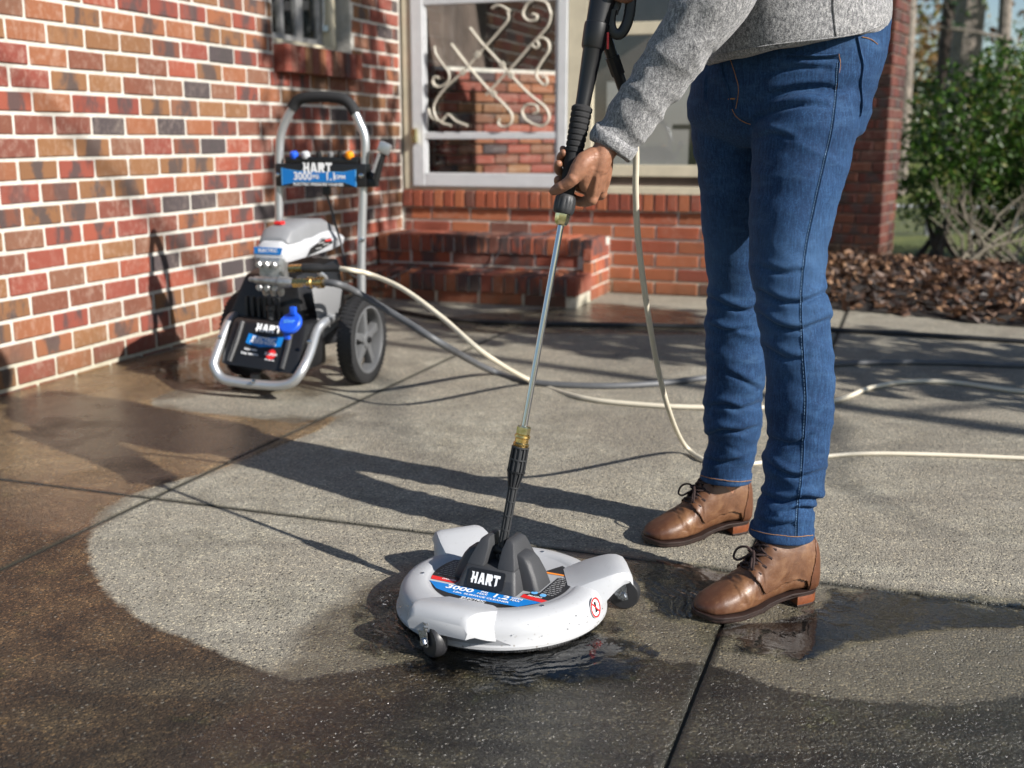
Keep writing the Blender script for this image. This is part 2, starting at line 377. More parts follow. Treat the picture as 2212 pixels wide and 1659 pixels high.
q = NT('cleaner_white'); p = q.obj(); zz = q.node('ShaderNodeSeparateXYZ', i_0=p).outputs[2]; sp_ = q.vor(p, 150); sc2 = q.node('ShaderNodeSeparateColor', i_0=q.vor(p, 150, 'Color')).outputs[0]
low = q.step(q.math('ADD', zz, q.math('MULTIPLY', q.noise(p, 14, 4, .6), .03)), .062, .026)
spk = q.math('MULTIPLY', q.math('MULTIPLY', q.step(sp_, .34, .20), q.step(sc2, .80, .86)), q.fmix(low, .12, .75))
c = q.mix(q.math('MULTIPLY', low, .10), q.ramp(q.noise(p, 20, 4), [(.3, (.370, .377, .390)), (.7, (.386, .394, .407))]), (.20, .17, .12))
q.set(Base_Color=q.mix(spk, c, (.10, .075, .045)), Roughness=.40, Normal=q.bump(q.noise(p, 900, 3), .12, .0006))
q = NT('droplet'); q.set(Base_Color=(.9, .9, .92), Roughness=.02); q.b.inputs['Transmission Weight'].default_value = 1.0; q.b.inputs['IOR'].default_value = 1.33
# ------------------------------------------------------------------ driveway of concrete slabs
def poly_sd(P, poly):
    """signed distance of points P (n,2) to polygon: + inside"""
    poly = np.array(poly); n = len(poly); d = np.full(len(P), 1e9); ins = np.zeros(len(P), bool)
    for i in range(n):
        a = poly[i]; b = poly[(i + 1) % n]; e = b - a; w_ = P - a
        t = np.clip((w_ @ e) / max(e @ e, 1e-12), 0, 1); q = w_ - t[:, None] * e
        d = np.minimum(d, np.hypot(q[:, 0], q[:, 1]))
        c1 = P[:, 1] >= a[1]; c2 = P[:, 1] < b[1]; c3 = (e[0] * w_[:, 1]) > (e[1] * w_[:, 0])
        ins ^= (c1 & c2 & c3) | (~c1 & ~c2 & ~c3)
    return np.where(ins, d, -d)
def gp(lst): return [tuple(G(x, y).xy) for x, y in lst]
DIRT = gp([(-500, 870), (200, 790), (440, 745), (520, 790), (455, 826), (372, 846), (328, 862), (332, 876), (400, 888), (520, 900), (640, 914), (738, 896), (690, 930), (600, 966), (480, 1012), (340, 1050), (262, 1077),
           (212, 1112), (190, 1165), (196, 1222), (240, 1290), (310, 1342), (400, 1378), (470, 1402), (545, 1440), (605, 1464), (652, 1472), (730, 1452), (880, 1430), (960, 1424),
           (1290, 1402), (1400, 1420), (1500, 1432), (1580, 1446), (1650, 1472), (1760, 1500), (1900, 1517), (2050, 1522), (2212, 1500), (2600, 1470), (2900, 2400), (-2200, 2400)])
WET = [gp([(-500, 850), (430, 760), (720, 770), (700, 830), (420, 850), (320, 868), (520, 905), (738, 897), (480, 1012), (262, 1077), (190, 1170), (90, 1150), (-500, 1100)]),
       gp([(560, 1475), (760, 1270), (850, 1240), (1000, 1180), (1350, 1205), (1570, 1240), (1800, 1262), (1960, 1285), (2212, 1292), (2900, 1330), (3200, 2400), (300, 2400), (400, 1600)]),
       gp([(330, 770), (560, 850), (700, 850), (640, 740), (480, 700)]), gp([(1290, 655), (1500, 675), (1520, 725), (1000, 720), (900, 690)])]
def slab_mesh(v0, v1, u0, u1, res):
    nv = max(2, int((v1 - v0) / res)); nu = max(2, int((u1 - u0) / res)); g = 0.0025
    vs_ = np.concatenate([[v0 + g, v0 + g + .0006, v0 + g + .0025], np.linspace(v0 + g + .016, v1 - g - .016, nv), [v1 - g - .0025, v1 - g - .0006, v1 - g]])
    us_ = np.concatenate([[u0 + g, u0 + g + .0006, u0 + g + .0025], np.linspace(u0 + g + .016, u1 - g - .016, nu), [u1 - g - .0025, u1 - g - .0006, u1 - g]])
    VV, UU = np.meshgrid(vs_, us_, indexing='ij'); iv, iu = np.meshgrid(np.arange(len(vs_)), np.arange(len(us_)), indexing='ij')
    edge = np.minimum(np.minimum(iv, len(vs_) - 1 - iv), np.minimum(iu, len(us_) - 1 - iu))
    Z = np.where(edge == 0, -.05, np.where(edge == 1, -.003, np.where(edge == 2, -.0006, 0.0)))
    X = CORN.x + HV.x * VV + HU.x * UU; Y = CORN.y + HV.y * VV + HU.y * UU
    P = np.stack([X, Y, Z], -1).reshape(-1, 3); m = len(us_)
    a = (np.arange(len(vs_) - 1)[:, None] * m + np.arange(m - 1)[None]).reshape(-1)
    F = np.stack([a, a + m, a + m + 1, a + 1], -1)
    me = bpy.data.meshes.new('slab'); me.from_pydata(P.tolist(), [], F.tolist()); me.update()
    for nm, sd in (('jn', np.where(edge <= 1, 1.0, np.where(edge == 2, .7, 0.0)).reshape(-1)), ('sd_dirt', poly_sd(P[:, :2], DIRT)), ('sd_wet', np.max([poly_sd(P[:, :2], w_) for w_ in WET], axis=0))):
        at = me.attributes.new(nm, 'FLOAT', 'POINT'); at.data.foreach_set('value', np.clip(sd, -1, 1).astype(np.float32))
    shade(me, 60)
    return me
q = NT('concrete'); p = q.pos(); xyz = q.node('ShaderNodeSeparateXYZ', i_0=p)
n1 = q.noise(p, 1.7, 4, 0.62, 0.3); n2 = q.noise(p, 9, 5, 0.68); n3 = q.noise(p, 46, 4, 0.7); fine = q.noise(p, 330, 3, 0.7)
ed = q.math('ADD', q.math('MULTIPLY', q.math('SUBTRACT', q.noise(p, 26, 4, 0.7), 0.5), 0.045), q.math('MULTIPLY', q.math('SUBTRACT', q.noise(p, 3.2, 3), 0.5), 0.03))
dirt = q.step(q.math('ADD', q.attr('sd_dirt'), ed), -0.006, 0.010)
wet = q.step(q.math('ADD', q.attr('sd_wet'), q.math('MULTIPLY', q.math('SUBTRACT', q.noise(p, 5, 5, 0.65), 0.5), 0.30)), -0.04, 0.05)
# aggregate: grains of two sizes with their own colours, the brightest doubling as glints
vc = q.node('ShaderNodeSeparateColor', i_0=q.vor(p, 245, 'Color')).outputs[0]; vd = q.vor(p, 245)
vc2 = q.node('ShaderNodeSeparateColor', i_0=q.vor(p, 125, 'Color')).outputs[1]; vd2 = q.vor(p, 125)
clean = q.ramp(q.math('ADD', q.math('MULTIPLY', n2, .6), q.math('MULTIPLY', q.noise(p, 3.4, 4, .7), .4)), [(0.30, (.165, .150, .118)), (0.5, (.275, .256, .208)), (0.70, (.365, .344, .284))])
arc = q.math('SINE', q.math('ADD', q.math('MULTIPLY', q.attr('sd_dirt'), 52.0), q.math('MULTIPLY', n1, 5.0)))
clean = q.mix(q.math('MULTIPLY', q.step(arc, .1, .9), q.math('MULTIPLY', q.step(n2, .40, .62), .28)), clean, (.155, .142, .115))
clean = q.mix(q.step(n1, 0.42, 0.68), clean, q.mix(0.55, clean, (.23, .20, .16)))
clean = q.mix(q.math('MULTIPLY', q.step(q.noise(q.map(p, (1.0, 1.0, 1), rot=(0, 0, .34)), 0.9, 5, 0.7, 1.2), 0.50, 0.64), 0.62), clean, (.165, .147, .120))
clean = q.mix(q.math('MULTIPLY', q.step(q.noise(q.map(p, (.35, 3.2, 1), rot=(0, 0, .30)), 2.1, 6, .7, .3), .50, .66), .5), clean, (.18, .165, .138))
brown = q.ramp(n2, [(0.28, (.034, .018, .010)), (0.5, (.075, .042, .022)), (0.75, (.135, .082, .042))])
olive = q.ramp(n2, [(0.28, (.005, .0045, .0035)), (0.5, (.014, .0125, .008)), (0.75, (.046, .040, .024))])
frontish = q.step(q.math('ADD', q.math('ADD', q.math('MULTIPLY', xyz.outputs[0], 0.9), q.math('MULTIPLY', xyz.outputs[1], -0.9)), q.math('MULTIPLY', q.noise(p, 2.2, 5, 0.65), 1.3)), -2.05, -0.85)
tan = q.ramp(n2, [(0.28, (.120, .080, .042)), (0.5, (.190, .132, .072)), (0.75, (.26, .195, .115))])
brown = q.mix(q.math('MULTIPLY', q.step(q.math('ADD', xyz.outputs[1], q.math('MULTIPLY', q.noise(p, 1.9, 4, .65), .9)), 2.95, 3.55), .85), brown, tan)
dcol = q.mix(frontish, brown, olive)
moss = q.step(q.noise(q.map(p, loc=(3, 1, 0)), 7, 5, 0.7), 0.60, 0.74)
dcol = q.mix(q.math('MULTIPLY', moss, 0.5), dcol, (.040, .050, .010))
rust = q.step(q.noise(q.map(p, loc=(9, 4, 0)), 4.2, 5, 0.72), 0.66, 0.76)
dcol = q.mix(q.math('MULTIPLY', rust, 0.6), dcol, (.17, .088, .014))
streak = q.step(q.noise(q.map(p, (0.5, 2.6, 1), rot=(0, 0, .25)), 1.4, 5, 0.65, .4), 0.50, 0.64)
dcol = q.mix(q.math('MULTIPLY', q.math('MULTIPLY', streak, frontish), 0.5), dcol, (.085, .078, .058))
col = q.mix(dirt, clean, dcol)
damp = q.math('MULTIPLY', wet, q.math('SUBTRACT', 1.0, dirt))
col = q.mix(q.math('MULTIPLY', damp, 0.85), col, q.mix(1.0, col, (.40, .38, .33), 'MULTIPLY'))
grain_glint = q.ramp(vc, [(0.0, (.55, .52, .50)), (0.55, (.95, .95, .95)), (0.82, (1.30, 1.28, 1.22)), (1.0, (2.9, 2.7, 2.3))])
col = q.mix(q.fmix(dirt, 0.55, 0.9), col, q.mix(1.0, col, grain_glint, 'MULTIPLY'))  # stronger on dirt, where pale grains paint in the glints of wet ground
peb = q.math('MULTIPLY', q.step(vc2, 0.86, 0.90), q.step(vd2, 0.42, 0.25))
col = q.mix(q.math('MULTIPLY', peb, q.fmix(q.step(n3, .4, .6), .06, .36)), col, q.ramp(vc, [(0, (.34, .31, .25)), (.5, (.48, .45, .38)), (1, (.20, .15, .11))]))
pit = q.math('MULTIPLY', q.step(q.node('ShaderNodeSeparateColor', i_0=q.vor(q.map(p, loc=(5, 5, 0)), 105, 'Color')).outputs[2], 0.80, 0.84), q.step(q.vor(q.map(p, loc=(5, 5, 0)), 105), 0.34, 0.16))
col = q.mix(q.math('MULTIPLY', pit, 0.75), col, (.03, .027, .022))
col = q.mix(q.attr('jn'), col, (.02, .019, .013))
q.set(Base_Color=col)
hgt = q.math('ADD', q.math('ADD', q.math('MULTIPLY', fine, 0.5), q.math('MULTIPLY', vd, -0.5)), q.math('SUBTRACT', q.math('MULTIPLY', n3, 0.9), q.math('MULTIPLY', pit, 0.7)))
hgt = q.math('ADD', hgt, q.math('MULTIPLY', q.math('MULTIPLY', dirt, q.noise(p, 130, 3, .6)), 1.6))
q.set(Normal=q.bump(hgt, 0.80, 0.0058))
film = q.math('MULTIPLY', wet, q.step(q.noise(p, 3.1, 4, 0.6), 0.24, 0.50))
q.set(Roughness=q.fmix(film, q.fmix(wet, 0.82, 0.50), 0.22))
q.set(Specular_IOR_Level=q.fmix(film, 0.35, 0.55))
# a film of water lies over the grain where it is wet
q.set(Coat_Weight=q.math('MULTIPLY', film, 0.75)); q.b.inputs['Coat IOR'].default_value = 1.33; q.b.inputs['Coat Roughness'].default_value = 0.07
q.set(Coat_Normal=q.bump(q.math('ADD', q.math('MULTIPLY', q.noise(p, 150, 3, .65), 1.4), q.math('MULTIPLY', n3, 0.6)), 0.85, 0.006))
simple('joint_dirt', (.022, .022, .014), 0.7, var=.5, vscale=60, bump=.6, bscale=120)
VJ = [-1.775, -.265, 1.245, 2.755, 4.265, 5.775, 7.285]; UJ = [-8.2, -4.235, -0.02]
mb = MB(); mb.box(H(2.7, -4.1, -.0575), (9.3, 8.6, .1), Matrix.Rotation(-AH, 3, 'Z'))
drive = mb.build('driveway', 'joint_dirt'); tag(drive, kind='structure')
for i in range(len(VJ) - 1):
    for j in range(len(UJ) - 1):
        near = VJ[i] > -1 and VJ[i] < 4
        me = slab_mesh(VJ[i], VJ[i + 1], UJ[j], UJ[j + 1], 0.03 if near else 0.09); me.materials.append(MATS['concrete'])
        o = bpy.data.objects.new('slab', me); COL.objects.link(o); o.parent = drive
# strip of concrete along the leaf bed (far edge of the drive)
EDGE = [G(1440, 634), G(1600, 646), G(1793, 667), G(2000, 686), G(2212, 708), G(2700, 762), G(3400, 860)]
# ------------------------------------------------------------------ water standing on the drive
q = NT('water_film'); q.n.remove(q.b); p = q.pos()
dx = q.node('ShaderNodeVectorMath', operation='SUBTRACT'); q.put(dx.inputs[0], p); dx.inputs[1].default_value = (-.02, 2.04, 0)
ln = q.node('ShaderNodeVectorMath', operation='LENGTH'); q.put(ln.inputs[0], dx.outputs[0])
rip = q.math('SINE', q.math('MULTIPLY', q.math('ADD', ln.outputs['Value'], q.math('MULTIPLY', q.noise(p, 9, 4), 0.09)), 330.0))
amp = q.step(ln.outputs['Value'], 0.50, 0.21)
hg = q.math('ADD', q.math('MULTIPLY', q.math('MULTIPLY', rip, amp), q.step(q.noise(p, 7, 3), .42, .66)), q.math('MULTIPLY', q.noise(p, 30, 2, .5, .6), 1.4))
bn = q.bump(hg, 0.40, 0.0022)
fr = q.node('ShaderNodeFresnel'); fr.inputs[0].default_value = 1.50; q.put(fr.inputs['Normal'], bn)
tr = q.node('ShaderNodeBsdfTransparent'); tr.inputs[0].default_value = (.95, .95, .92, 1); gl = q.node('ShaderNodeBsdfGlossy'); gl.inputs['Roughness'].default_value = 0.015; q.put(gl.inputs['Normal'], bn)
mx = q.node('ShaderNodeMixShader'); q.put(mx.inputs[0], q.math('MULTIPLY', fr.outputs[0], q.step(q.math('ADD', q.attr('core'), q.math('MULTIPLY', q.math('SUBTRACT', q.noise(p, 11, 5, .7), .5), 1.5)), .06, .22))); q.t.links.new(tr.outputs[0], mx.inputs[1]); q.t.links.new(gl.outputs[0], mx.inputs[2])
q.t.links.new(mx.outputs[0], q.out.inputs[0])
def puddle(pts, label, seed):
    P = [G(x, y) for x, y in pts]; P = spline(P + [P[0]], 9)[:-1]
    c = sum(P, Vector()) / len(P); vs = [c + UP * .0032]; n = len(P)
    for k in (0.35, 0.7, 1.0):
        for i, p_ in enumerate(P):
            r = (p_ - c) * k
            if k == 1.0: r *= 1 + 0.10 * noise.noise(p_ * 14 + Vector((seed, 0, 0)))
            vs.append(Vector((c.x + r.x, c.y + r.y, .0032 if k < 1 else .0022)))
    ccw = sum(P[i].x * P[(i + 1) % n].y - P[(i + 1) % n].x * P[i].y for i in range(n)) > 0
    fs = [(0, 1 + i, 1 + (i + 1) % n) for i in range(n)]
    for a in range(2):
        for i in range(n): fs.append((1 + a * n + i, 1 + (a + 1) * n + i, 1 + (a + 1) * n + (i + 1) % n, 1 + a * n + (i + 1) % n))
    if not ccw: fs = [tuple(reversed(f)) for f in fs]
    o = MB().add(vs, fs).build('puddle', 'water_film', None, True, ang=180)
    at = o.data.attributes.new('core', 'FLOAT', 'POINT'); at.data.foreach_set('value', [1.0] + [1 - k_ for k_ in (.35, .7, 1.0) for _ in range(n)]); tag(o, kind='structure'); o['label'] = label; return o
puddle([(745, 1400), (765, 1325), (800, 1282), (900, 1240), (1080, 1240), (1270, 1300), (1390, 1385), (1440, 1420), (1380, 1452), (1250, 1482), (1100, 1505), (980, 1492), (900, 1462), (830, 1430)], 'rippled puddle spreading round the white surface cleaner', 1)
puddle([(1340, 1205), (1460, 1212), (1580, 1236), (1600, 1290), (1540, 1350), (1440, 1345), (1380, 1280)], 'puddle between the cleaner wheel and the boots', 5)
puddle([(1500, 1350), (1640, 1345), (1770, 1300), (1800, 1270), (1960, 1275), (2120, 1290), (2330, 1310), (2330, 1350), (2080, 1362), (1960, 1378), (1840, 1400), (1730, 1432), (1600, 1420), (1520, 1395)], 'shallow puddle running right from the near boot', 9)
puddle([(300, 795), (400, 760), (520, 740), (620, 770), (600, 850), (470, 838), (360, 820)], 'puddle beside the brick wall under the pressure washer', 12)
# ------------------------------------------------------------------ brick house
def brick_mesh(lx, ly, lz, seed):
    rnd = random.Random(seed); bm = bmesh.new(); bmesh.ops.create_cube(bm, size=1.0)
    for q_ in bm.verts: q_.co = Vector((q_.co.x * lx + rnd.uniform(-.0016, .0016), q_.co.y * ly, q_.co.z * lz + rnd.uniform(-.0016, .0016)))
    bmesh.ops.bevel(bm, geom=list(bm.edges), offset=.004, segments=1, affect='EDGES')
    me = bpy.data.meshes.new('brick'); bm.to_mesh(me); bm.free(); return me
BR = {}
def brick_set(key, lx, ly, lz, mat):
    BR[key] = [brick_mesh(lx, ly, lz, 31 * k + len(BR)) for k in range(6)]
    for m in BR[key]: m.materials.append(MATS[mat])
    return key
class Course:
    """collects bricks as (matrix, key, parent) and then keeps the ones that show largest as objects"""
    def __init__(s): s.items = []
    def put(s, c, xd, nd, key, parent, sx=1.0, rnd=random):
        z = Vector(xd).cross(Vector(nd)); z = z if z.z >= 0 else -z
        x = Vector(xd); y = z.cross(x)
        R = Matrix((x * sx, y, z)).transposed()
        R = Matrix.Rotation(rnd.uniform(-.006, .006), 3, 'Z') @ R
        M = Matrix.Translation(Vector(c) + Vector(nd) * rnd.uniform(-.0018, .0018) + UP * rnd.uniform(-.001, .001)) @ R.to_4x4()
        s.items.append((M, key, parent))
    def flush(s, limit, stuff_name='brick'):
        def score(M):
            p_ = M.translation; x, y, k = proj(p_)
            if k < .2 or not (-60 < x < 2272 and -40 < y < 1700): return -1
            return 1 / k
        order = sorted(range(len(s.items)), key=lambda i: -score(s.items[i][0]))
        keep = set(i for i in order[:limit] if score(s.items[i][0]) > 0); rest = {}
        for i, (M, key, parent) in enumerate(s.items):
            me = BR[key][(i * 7) % 6]
            if i in keep:
                o = bpy.data.objects.new('brick', me); COL.objects.link(o); o.parent = parent
                o.matrix_local = WM[parent].inverted() @ M
            else: rest.setdefault((parent, key), []).append((M, me))
        for (parent, key), lst in rest.items():
            mb = MB()
            for M, me in lst: mb.add([M @ q_.co for q_ in me.vertices], [tuple(f.vertices) for f in me.polygons])
            o = mb.build('brickwork', me.materials[0], parent, world=True); o['kind'] = 'stuff'
def bond(crs, key, parent, o, xd, nd, s0, s1, z0, z1, mod, crse, off, joint, holes=(), depth_off=0.0):
    """running bond; o + xd*s + z; holes = [(sa, sb, za, zb)]"""
    k = 0; z = z0; L = mod - joint
    while z + crse * .6 < z1:
        first = off + (mod / 2 if k % 2 else 0)
        j = math.floor((s0 - first) / mod) - 1
        while True:
            a = first + j * mod + joint / 2; b = a + L; j += 1
            if a >= s1: break
            segs = [(max(a, s0), min(b, s1))]
            for (ha, hb, za, zb) in holes:
                if z + crse * .5 > za and z + crse * .5 < zb:
                    out = []
                    for p_, q_ in segs:
                        if q_ <= ha or p_ >= hb: out.append((p_, q_))
                        else:
                            if ha - p_ > .03: out.append((p_, ha - .004))
                            if q_ - hb > .03: out.append((hb + .004, q_))
                    segs = out
            for p_, q_ in segs:
                if q_ - p_ > .025:
                    crs.put(Vector(o) + Vector(xd) * ((p_ + q_) / 2) + UP * (z + crse / 2) + Vector(nd) * depth_off, xd, nd, key, parent, (q_ - p_) / L)
        z += crse; k += 1
house = thing('brick_house', 'red brick house with side window, storm door and raised porch wall', 'house', CORN)
# side wall, running away from the camera on the left
CR, MO, JT = .0818, .2035, .0140
brick_set('wall', MO - JT, .09, CR - JT, 'brick_mixed')
OS = CORN - HU * 3.45
crs = Course()
WIN = (1.965, 2.815, 1.245, 9)
def wallbox(mb, s0, s1, z0, z1, t=.10, inset=.006):
    a = OS + HU * s0 - HV * (inset + t); b = OS + HU * s1 - HV * inset
    c = (a + b) / 2; mb.box(Vector((c.x, c.y, (z0 + z1) / 2)), (t, s1 - s0, z1 - z0), Matrix.Rotation(-AH, 3, 'Z'))
mb = MB(); S0 = -0.02
wallbox(mb, S0, WIN[0] + .012, -.1, 2.75); wallbox(mb, WIN[1] - .012, 3.6, -.1, 2.75); wallbox(mb, WIN[0] + .012, WIN[1] - .012, -.1, WIN[2] - .01)
c_ = OS + HU * (S0 + .056) - HV * .76; mb.box(Vector((c_.x, c_.y, 1.32)), (1.38, .10, 2.83), Matrix.Rotation(-AH, 3, 'Z'))
side = mb.build('side_wall', 'mortar', house, world=True)
# brick faces stand on the plane through OS; centre of a brick is 45 mm behind it
bond(crs, 'wall', side, OS, HU, HV, S0, 3.43, -.067, 2.72, MO, CR, .0925 - MO / 2 * 1, JT, [(WIN[0], WIN[1], WIN[2] - .005, 9)], -.045)
# return of the wall at its near corner, and brick reveal beside the window
bond(crs, 'wall', side, OS + HU * S0, -HV, -HU, .096, 1.45, -.067, 2.72, MO, CR, .02, JT, (), -.045)
# rowlock window sill
brick_set('row', .062, .10, .135, 'brick_mixed'); brick_set('jamb', .095, .09, CR - JT, 'brick_mixed')
for k in range(12):
    s = WIN[0] + .04 + k * .0705
    tilt = Matrix.Rotation(radians(0), 3, 'Z')
    crs.put(OS + HU * s + HV * .012 + UP * 1.302, HU, HV, 'row', side)
for k in range(17):
    z = 1.3725 + CR * k + CR / 2
    crs.put(OS + HU * (WIN[1] + .0455) - HV * (.098 + .0) + UP * z, HV, -HU, 'jamb', side)
# window: frame, sash, panes
wdw = part_empty('window', house)
A = lambda s, d, z: OS + HU * s - HV * d + UP * z
def wb(mb, s0, s1, d0, d1, z0, z1):
    c = A((s0 + s1) / 2, (d0 + d1) / 2, (z0 + z1) / 2); mb.box(c, (abs(d1 - d0), s1 - s0, z1 - z0), Matrix.Rotation(-AH, 3, 'Z')); return mb
w0, w1 = WIN[0] + .01, WIN[1] - .105
mb = MB(); wb(mb, w0, w1, .05, .12, 1.372, 1.405); wb(mb, w0, w0 + .03, .075, .13, 1.405, 2.6); wb(mb, w1 - .05, w1, .05, .13, 1.405, 2.6)
mb.build('window_frame', 'cream_paint', wdw, world=True, bevel=.004)
mb = MB(); wb(mb, w0 + .03, w1 - .05, .100, .125, 1.405, 1.44); wb(mb, w0 + .24, w0 + .275, .10, .13, 1.44, 2.6); wb(mb, w0 + .40, w0 + .47, .10, .135, 1.44, 2.6); wb(mb, w1 - .10, w1 - .052, .10, .125, 1.44, 2.6)
mb.build('window_sash', 'window_grey', wdw, world=True, bevel=.003)
mb = MB(); wb(mb, w0 + .03, w0 + .33, .128, .15, 1.43, 1.56); mb.build('paper_panel', 'grey_board', wdw, world=True, bevel=.004)
mb = MB(); wb(mb, w0 + .03, w1 - .05, .117, .121, 1.44, 2.6); mb.build('pane', 'glass', wdw, world=True)
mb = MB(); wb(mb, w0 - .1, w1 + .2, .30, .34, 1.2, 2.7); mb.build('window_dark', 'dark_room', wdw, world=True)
mb = MB(); mb.tube([A(w1 - .075, .085, 1.50), A(w1 - .07, .08, 1.58), A(w1 - .075, .085, 2.0)], .006, 6); mb.box(A(w1 - .075, .07, 1.50), (.03, .018, .03))
mb.build('window_latch', 'zinc', wdw, world=True)
# porch wall facing the camera
PCR, PMO = .0823, .262
brick_set('porch', PMO - .012, .09, PCR - .0115, 'brick_red'); brick_set('prow', .0585, .11, .100, 'brick_red')
def pbox(mb, v0, v1, u0, u1, z0, z1, ch=0):
    c = H((v0 + v1) / 2, (u0 + u1) / 2, (z0 + z1) / 2); mb.box(c, (v1 - v0, abs(u1 - u0), z1 - z0), Matrix.Rotation(-AH, 3, 'Z'), ch); return mb
mb = MB(); pbox(mb, .0, 2.35, .006, .20, -.1, .585)
porch = mb.build('porch_wall', 'mortar', house, world=True)
bond(crs, 'porch', porch, CORN, HV, -HU, .01, 2.34, -.006, .486, PMO, PCR, .06, .012, (), -.045)
for k in range(33): crs.put(H(.035 + k * .0705, .035, .540), HV, -HU, 'prow', porch)
crs.flush(300)
# porch floor behind the glazing; unseen eaves and roof of the house, added for inner-wall shade and grey puddle reflections
mb = MB(); pbox(mb, .0, 2.34, .09, 2.2, .55, .592); mb.build('porch_floor', 'grey_board', house, world=True)
mb = MB(); pbox(mb, -1.0, 2.5, 1.02, 1.70, 2.42, 2.56); pbox(mb, -1.0, 2.5, .99, 1.018, 2.38, 2.62); pbox(mb, -.6, .34, -3.6, .98, 2.752, 2.86); mb.build('eave', 'eave_board', house, world=True)
mb = MB(); mb.add([H(-3.5, .95, 2.63), H(2.6, .95, 2.63), H(2.6, 4.6, 4.2), H(-3.5, 4.6, 4.2)], [(0, 1, 2, 3)])
mb.add([H(.37, -3.7, 2.87), H(.37, .94, 2.87), H(-3.2, .94, 4.4), H(-3.2, -3.7, 4.4)], [(0, 1, 2, 3)]); mb.build('roof', 'shingle', house, world=True)
# storm door
door = part_empty('storm_door', house)
mb = MB(); pbox(mb, .075, .155, -.01, .035, .617, 2.4); pbox(mb, 1.02, 1.078, -.01, .035, .617, 2.4); pbox(mb, .155, 1.02, -.008, .033, .617, .70); pbox(mb, .155, 1.02, -.006, .03, .905, .948); pbox(mb, .155, 1.02, -.006, .03, 1.70, 1.76)
pbox(mb, .155, .172, -.002, .02, .70, 1.70); pbox(mb, 1.003, 1.02, -.002, .02, .70, 1.70)
mb.build('door_frame', 'white_frame', door, world=True, bevel=.004)
mb = MB(); pbox(mb, .172, 1.003, .012, .016, .70, .905); pbox(mb, .172, 1.003, .012, .016, .948, 1.70); mb.build('pane', 'glass', door, world=True)
mb = MB(); pbox(mb, .085, .115, -.045, -.012, .76 + .12, 1.0 - .03); mb.build('door_handle', 'brass_pale', door, world=True, bevel=.006)
mb = MB(); pbox(mb, .012, .07, .0, .06, .60, 2.4); pbox(mb, 1.082, 1.20, .0, .06, .60, 2.4); pbox(mb, .012, 1.20, .004, .06, .592, .615); mb.build('door_jamb', 'cream_paint', house, world=True, bevel=.004)
# wrought scrolls in the upper pane, traced on the plane of the door
def dp(x, y): return PL(x, y, H(0, -.016), -HU)
def curl(a, tip, r, sgn):
    pass
SCROLL = [[(925, 235), (933, 255), (952, 262), (968, 248), (985, 262), (1010, 272)],
          [(1093, 18), (1098, 40), (1080, 65), (1040, 110), (1000, 155), (960, 192), (938, 225), (940, 250), (955, 266), (975, 272)],
          [(1015, 60), (1040, 92), (1075, 130), (1112, 172), (1145, 205), (1178, 232), (1186, 255), (1172, 272), (1150, 268)],
          [(975, 95), (1000, 128), (1030, 165), (1060, 198), (1088, 225), (1106, 248), (1102, 268), (1086, 274), (1076, 266), (1080, 256)],
          [(1190, 30), (1184, 55), (1165, 78), (1140, 105), (1110, 140), (1080, 172), (1050, 205)],
          [(1155, 0), (1180, 6), (1190, 30)], [(1155, 0), (1138, 10), (1130, 30), (1140, 44), (1156, 44), (1160, 34), (1150, 30)],
          [(938, 100), (942, 118), (958, 142), (970, 160), (966, 178), (948, 188), (936, 180), (938, 168), (948, 168)],
          [(1150, 98), (1158, 104), (1164, 96), (1160, 88), (1172, 82), (1184, 90), (1186, 108), (1172, 130), (1160, 152), (1160, 168), (1175, 184), (1182, 178), (1180, 168), (1172, 166)],
          [(1102, 24), (1080, 12), (1062, 18)], [(1150, 268), (1134, 256), (1128, 238), (1140, 226), (1158, 228), (1162, 240), (1152, 246)]]
for pts in SCROLL:
    mb = MB(); mb.tube(spline([dp(x, y) for x, y in pts], 7), .0105, 6, flat=.8); mb.build('scroll', 'scroll_iron', door, True, True)
for x, y in ((1032, 118), (1000, 156), (1104, 163), (1066, 203), (1085, 140)):
    mb = MB(); mb.box(dp(x, y), (.034, .02, .034), Matrix.Rotation(-AH, 3, 'Z') @ Matrix.Rotation(radians(45), 3, 'Y'), .003); mb.build('scroll_clip', 'scroll_iron', door, world=True)
# glazed side panel right of the door
sl = part_empty('side_light', house)
mb = MB(); pbox(mb, 1.203, 1.235, .0, .05, .625, 2.4); pbox(mb, 1.235, 2.33, .0, .05, .69, .757); pbox(mb, 1.235, 2.33, .0, .05, 1.49, 1.56); pbox(mb, 2.27, 2.33, .002, .05, .757, 2.4); pbox(mb, 1.203, 2.33, -.02, .05, .588, .634)
mb.build('panel_frame', 'cream_paint', sl, world=True, bevel=.004)
mb = MB(); pbox(mb, 1.235, 2.33, .02, .045, .634, .69); mb.build('lower_rail', 'brown_wall', sl, world=True)
mb = MB(); pbox(mb, 1.235, 2.27, .022, .026, .757, 1.49); pbox(mb, 1.235, 2.27, .022, .026, 1.56, 2.4); mb.build('pane', 'glass', sl, world=True)
mb = MB(); pbox(mb, 1.22, 2.3, .38, .42, .592, 1.25); mb.build('grey_panel', 'grey_board', sl, world=True)
mb = MB(); pbox(mb, 1.78, 1.83, .16, .19, .592, 2.2); pbox(mb, 1.70, 1.90, .14, .20, .592, .68); pbox(mb, 1.68, 1.93, .16, .19, .96, .99); mb.build('chair_frame', 'dark_plastic', sl, world=True)
mb = MB(); pbox(mb, .02, 2.34, 1.6, 1.65, .59, 2.5); pbox(mb, -.02, .02, .06, 1.6, .59, 2.5); mb.build('inner_wall', 'brown_wall', house, world=True)  # dark brown colour stands in for shaded brick above the screen
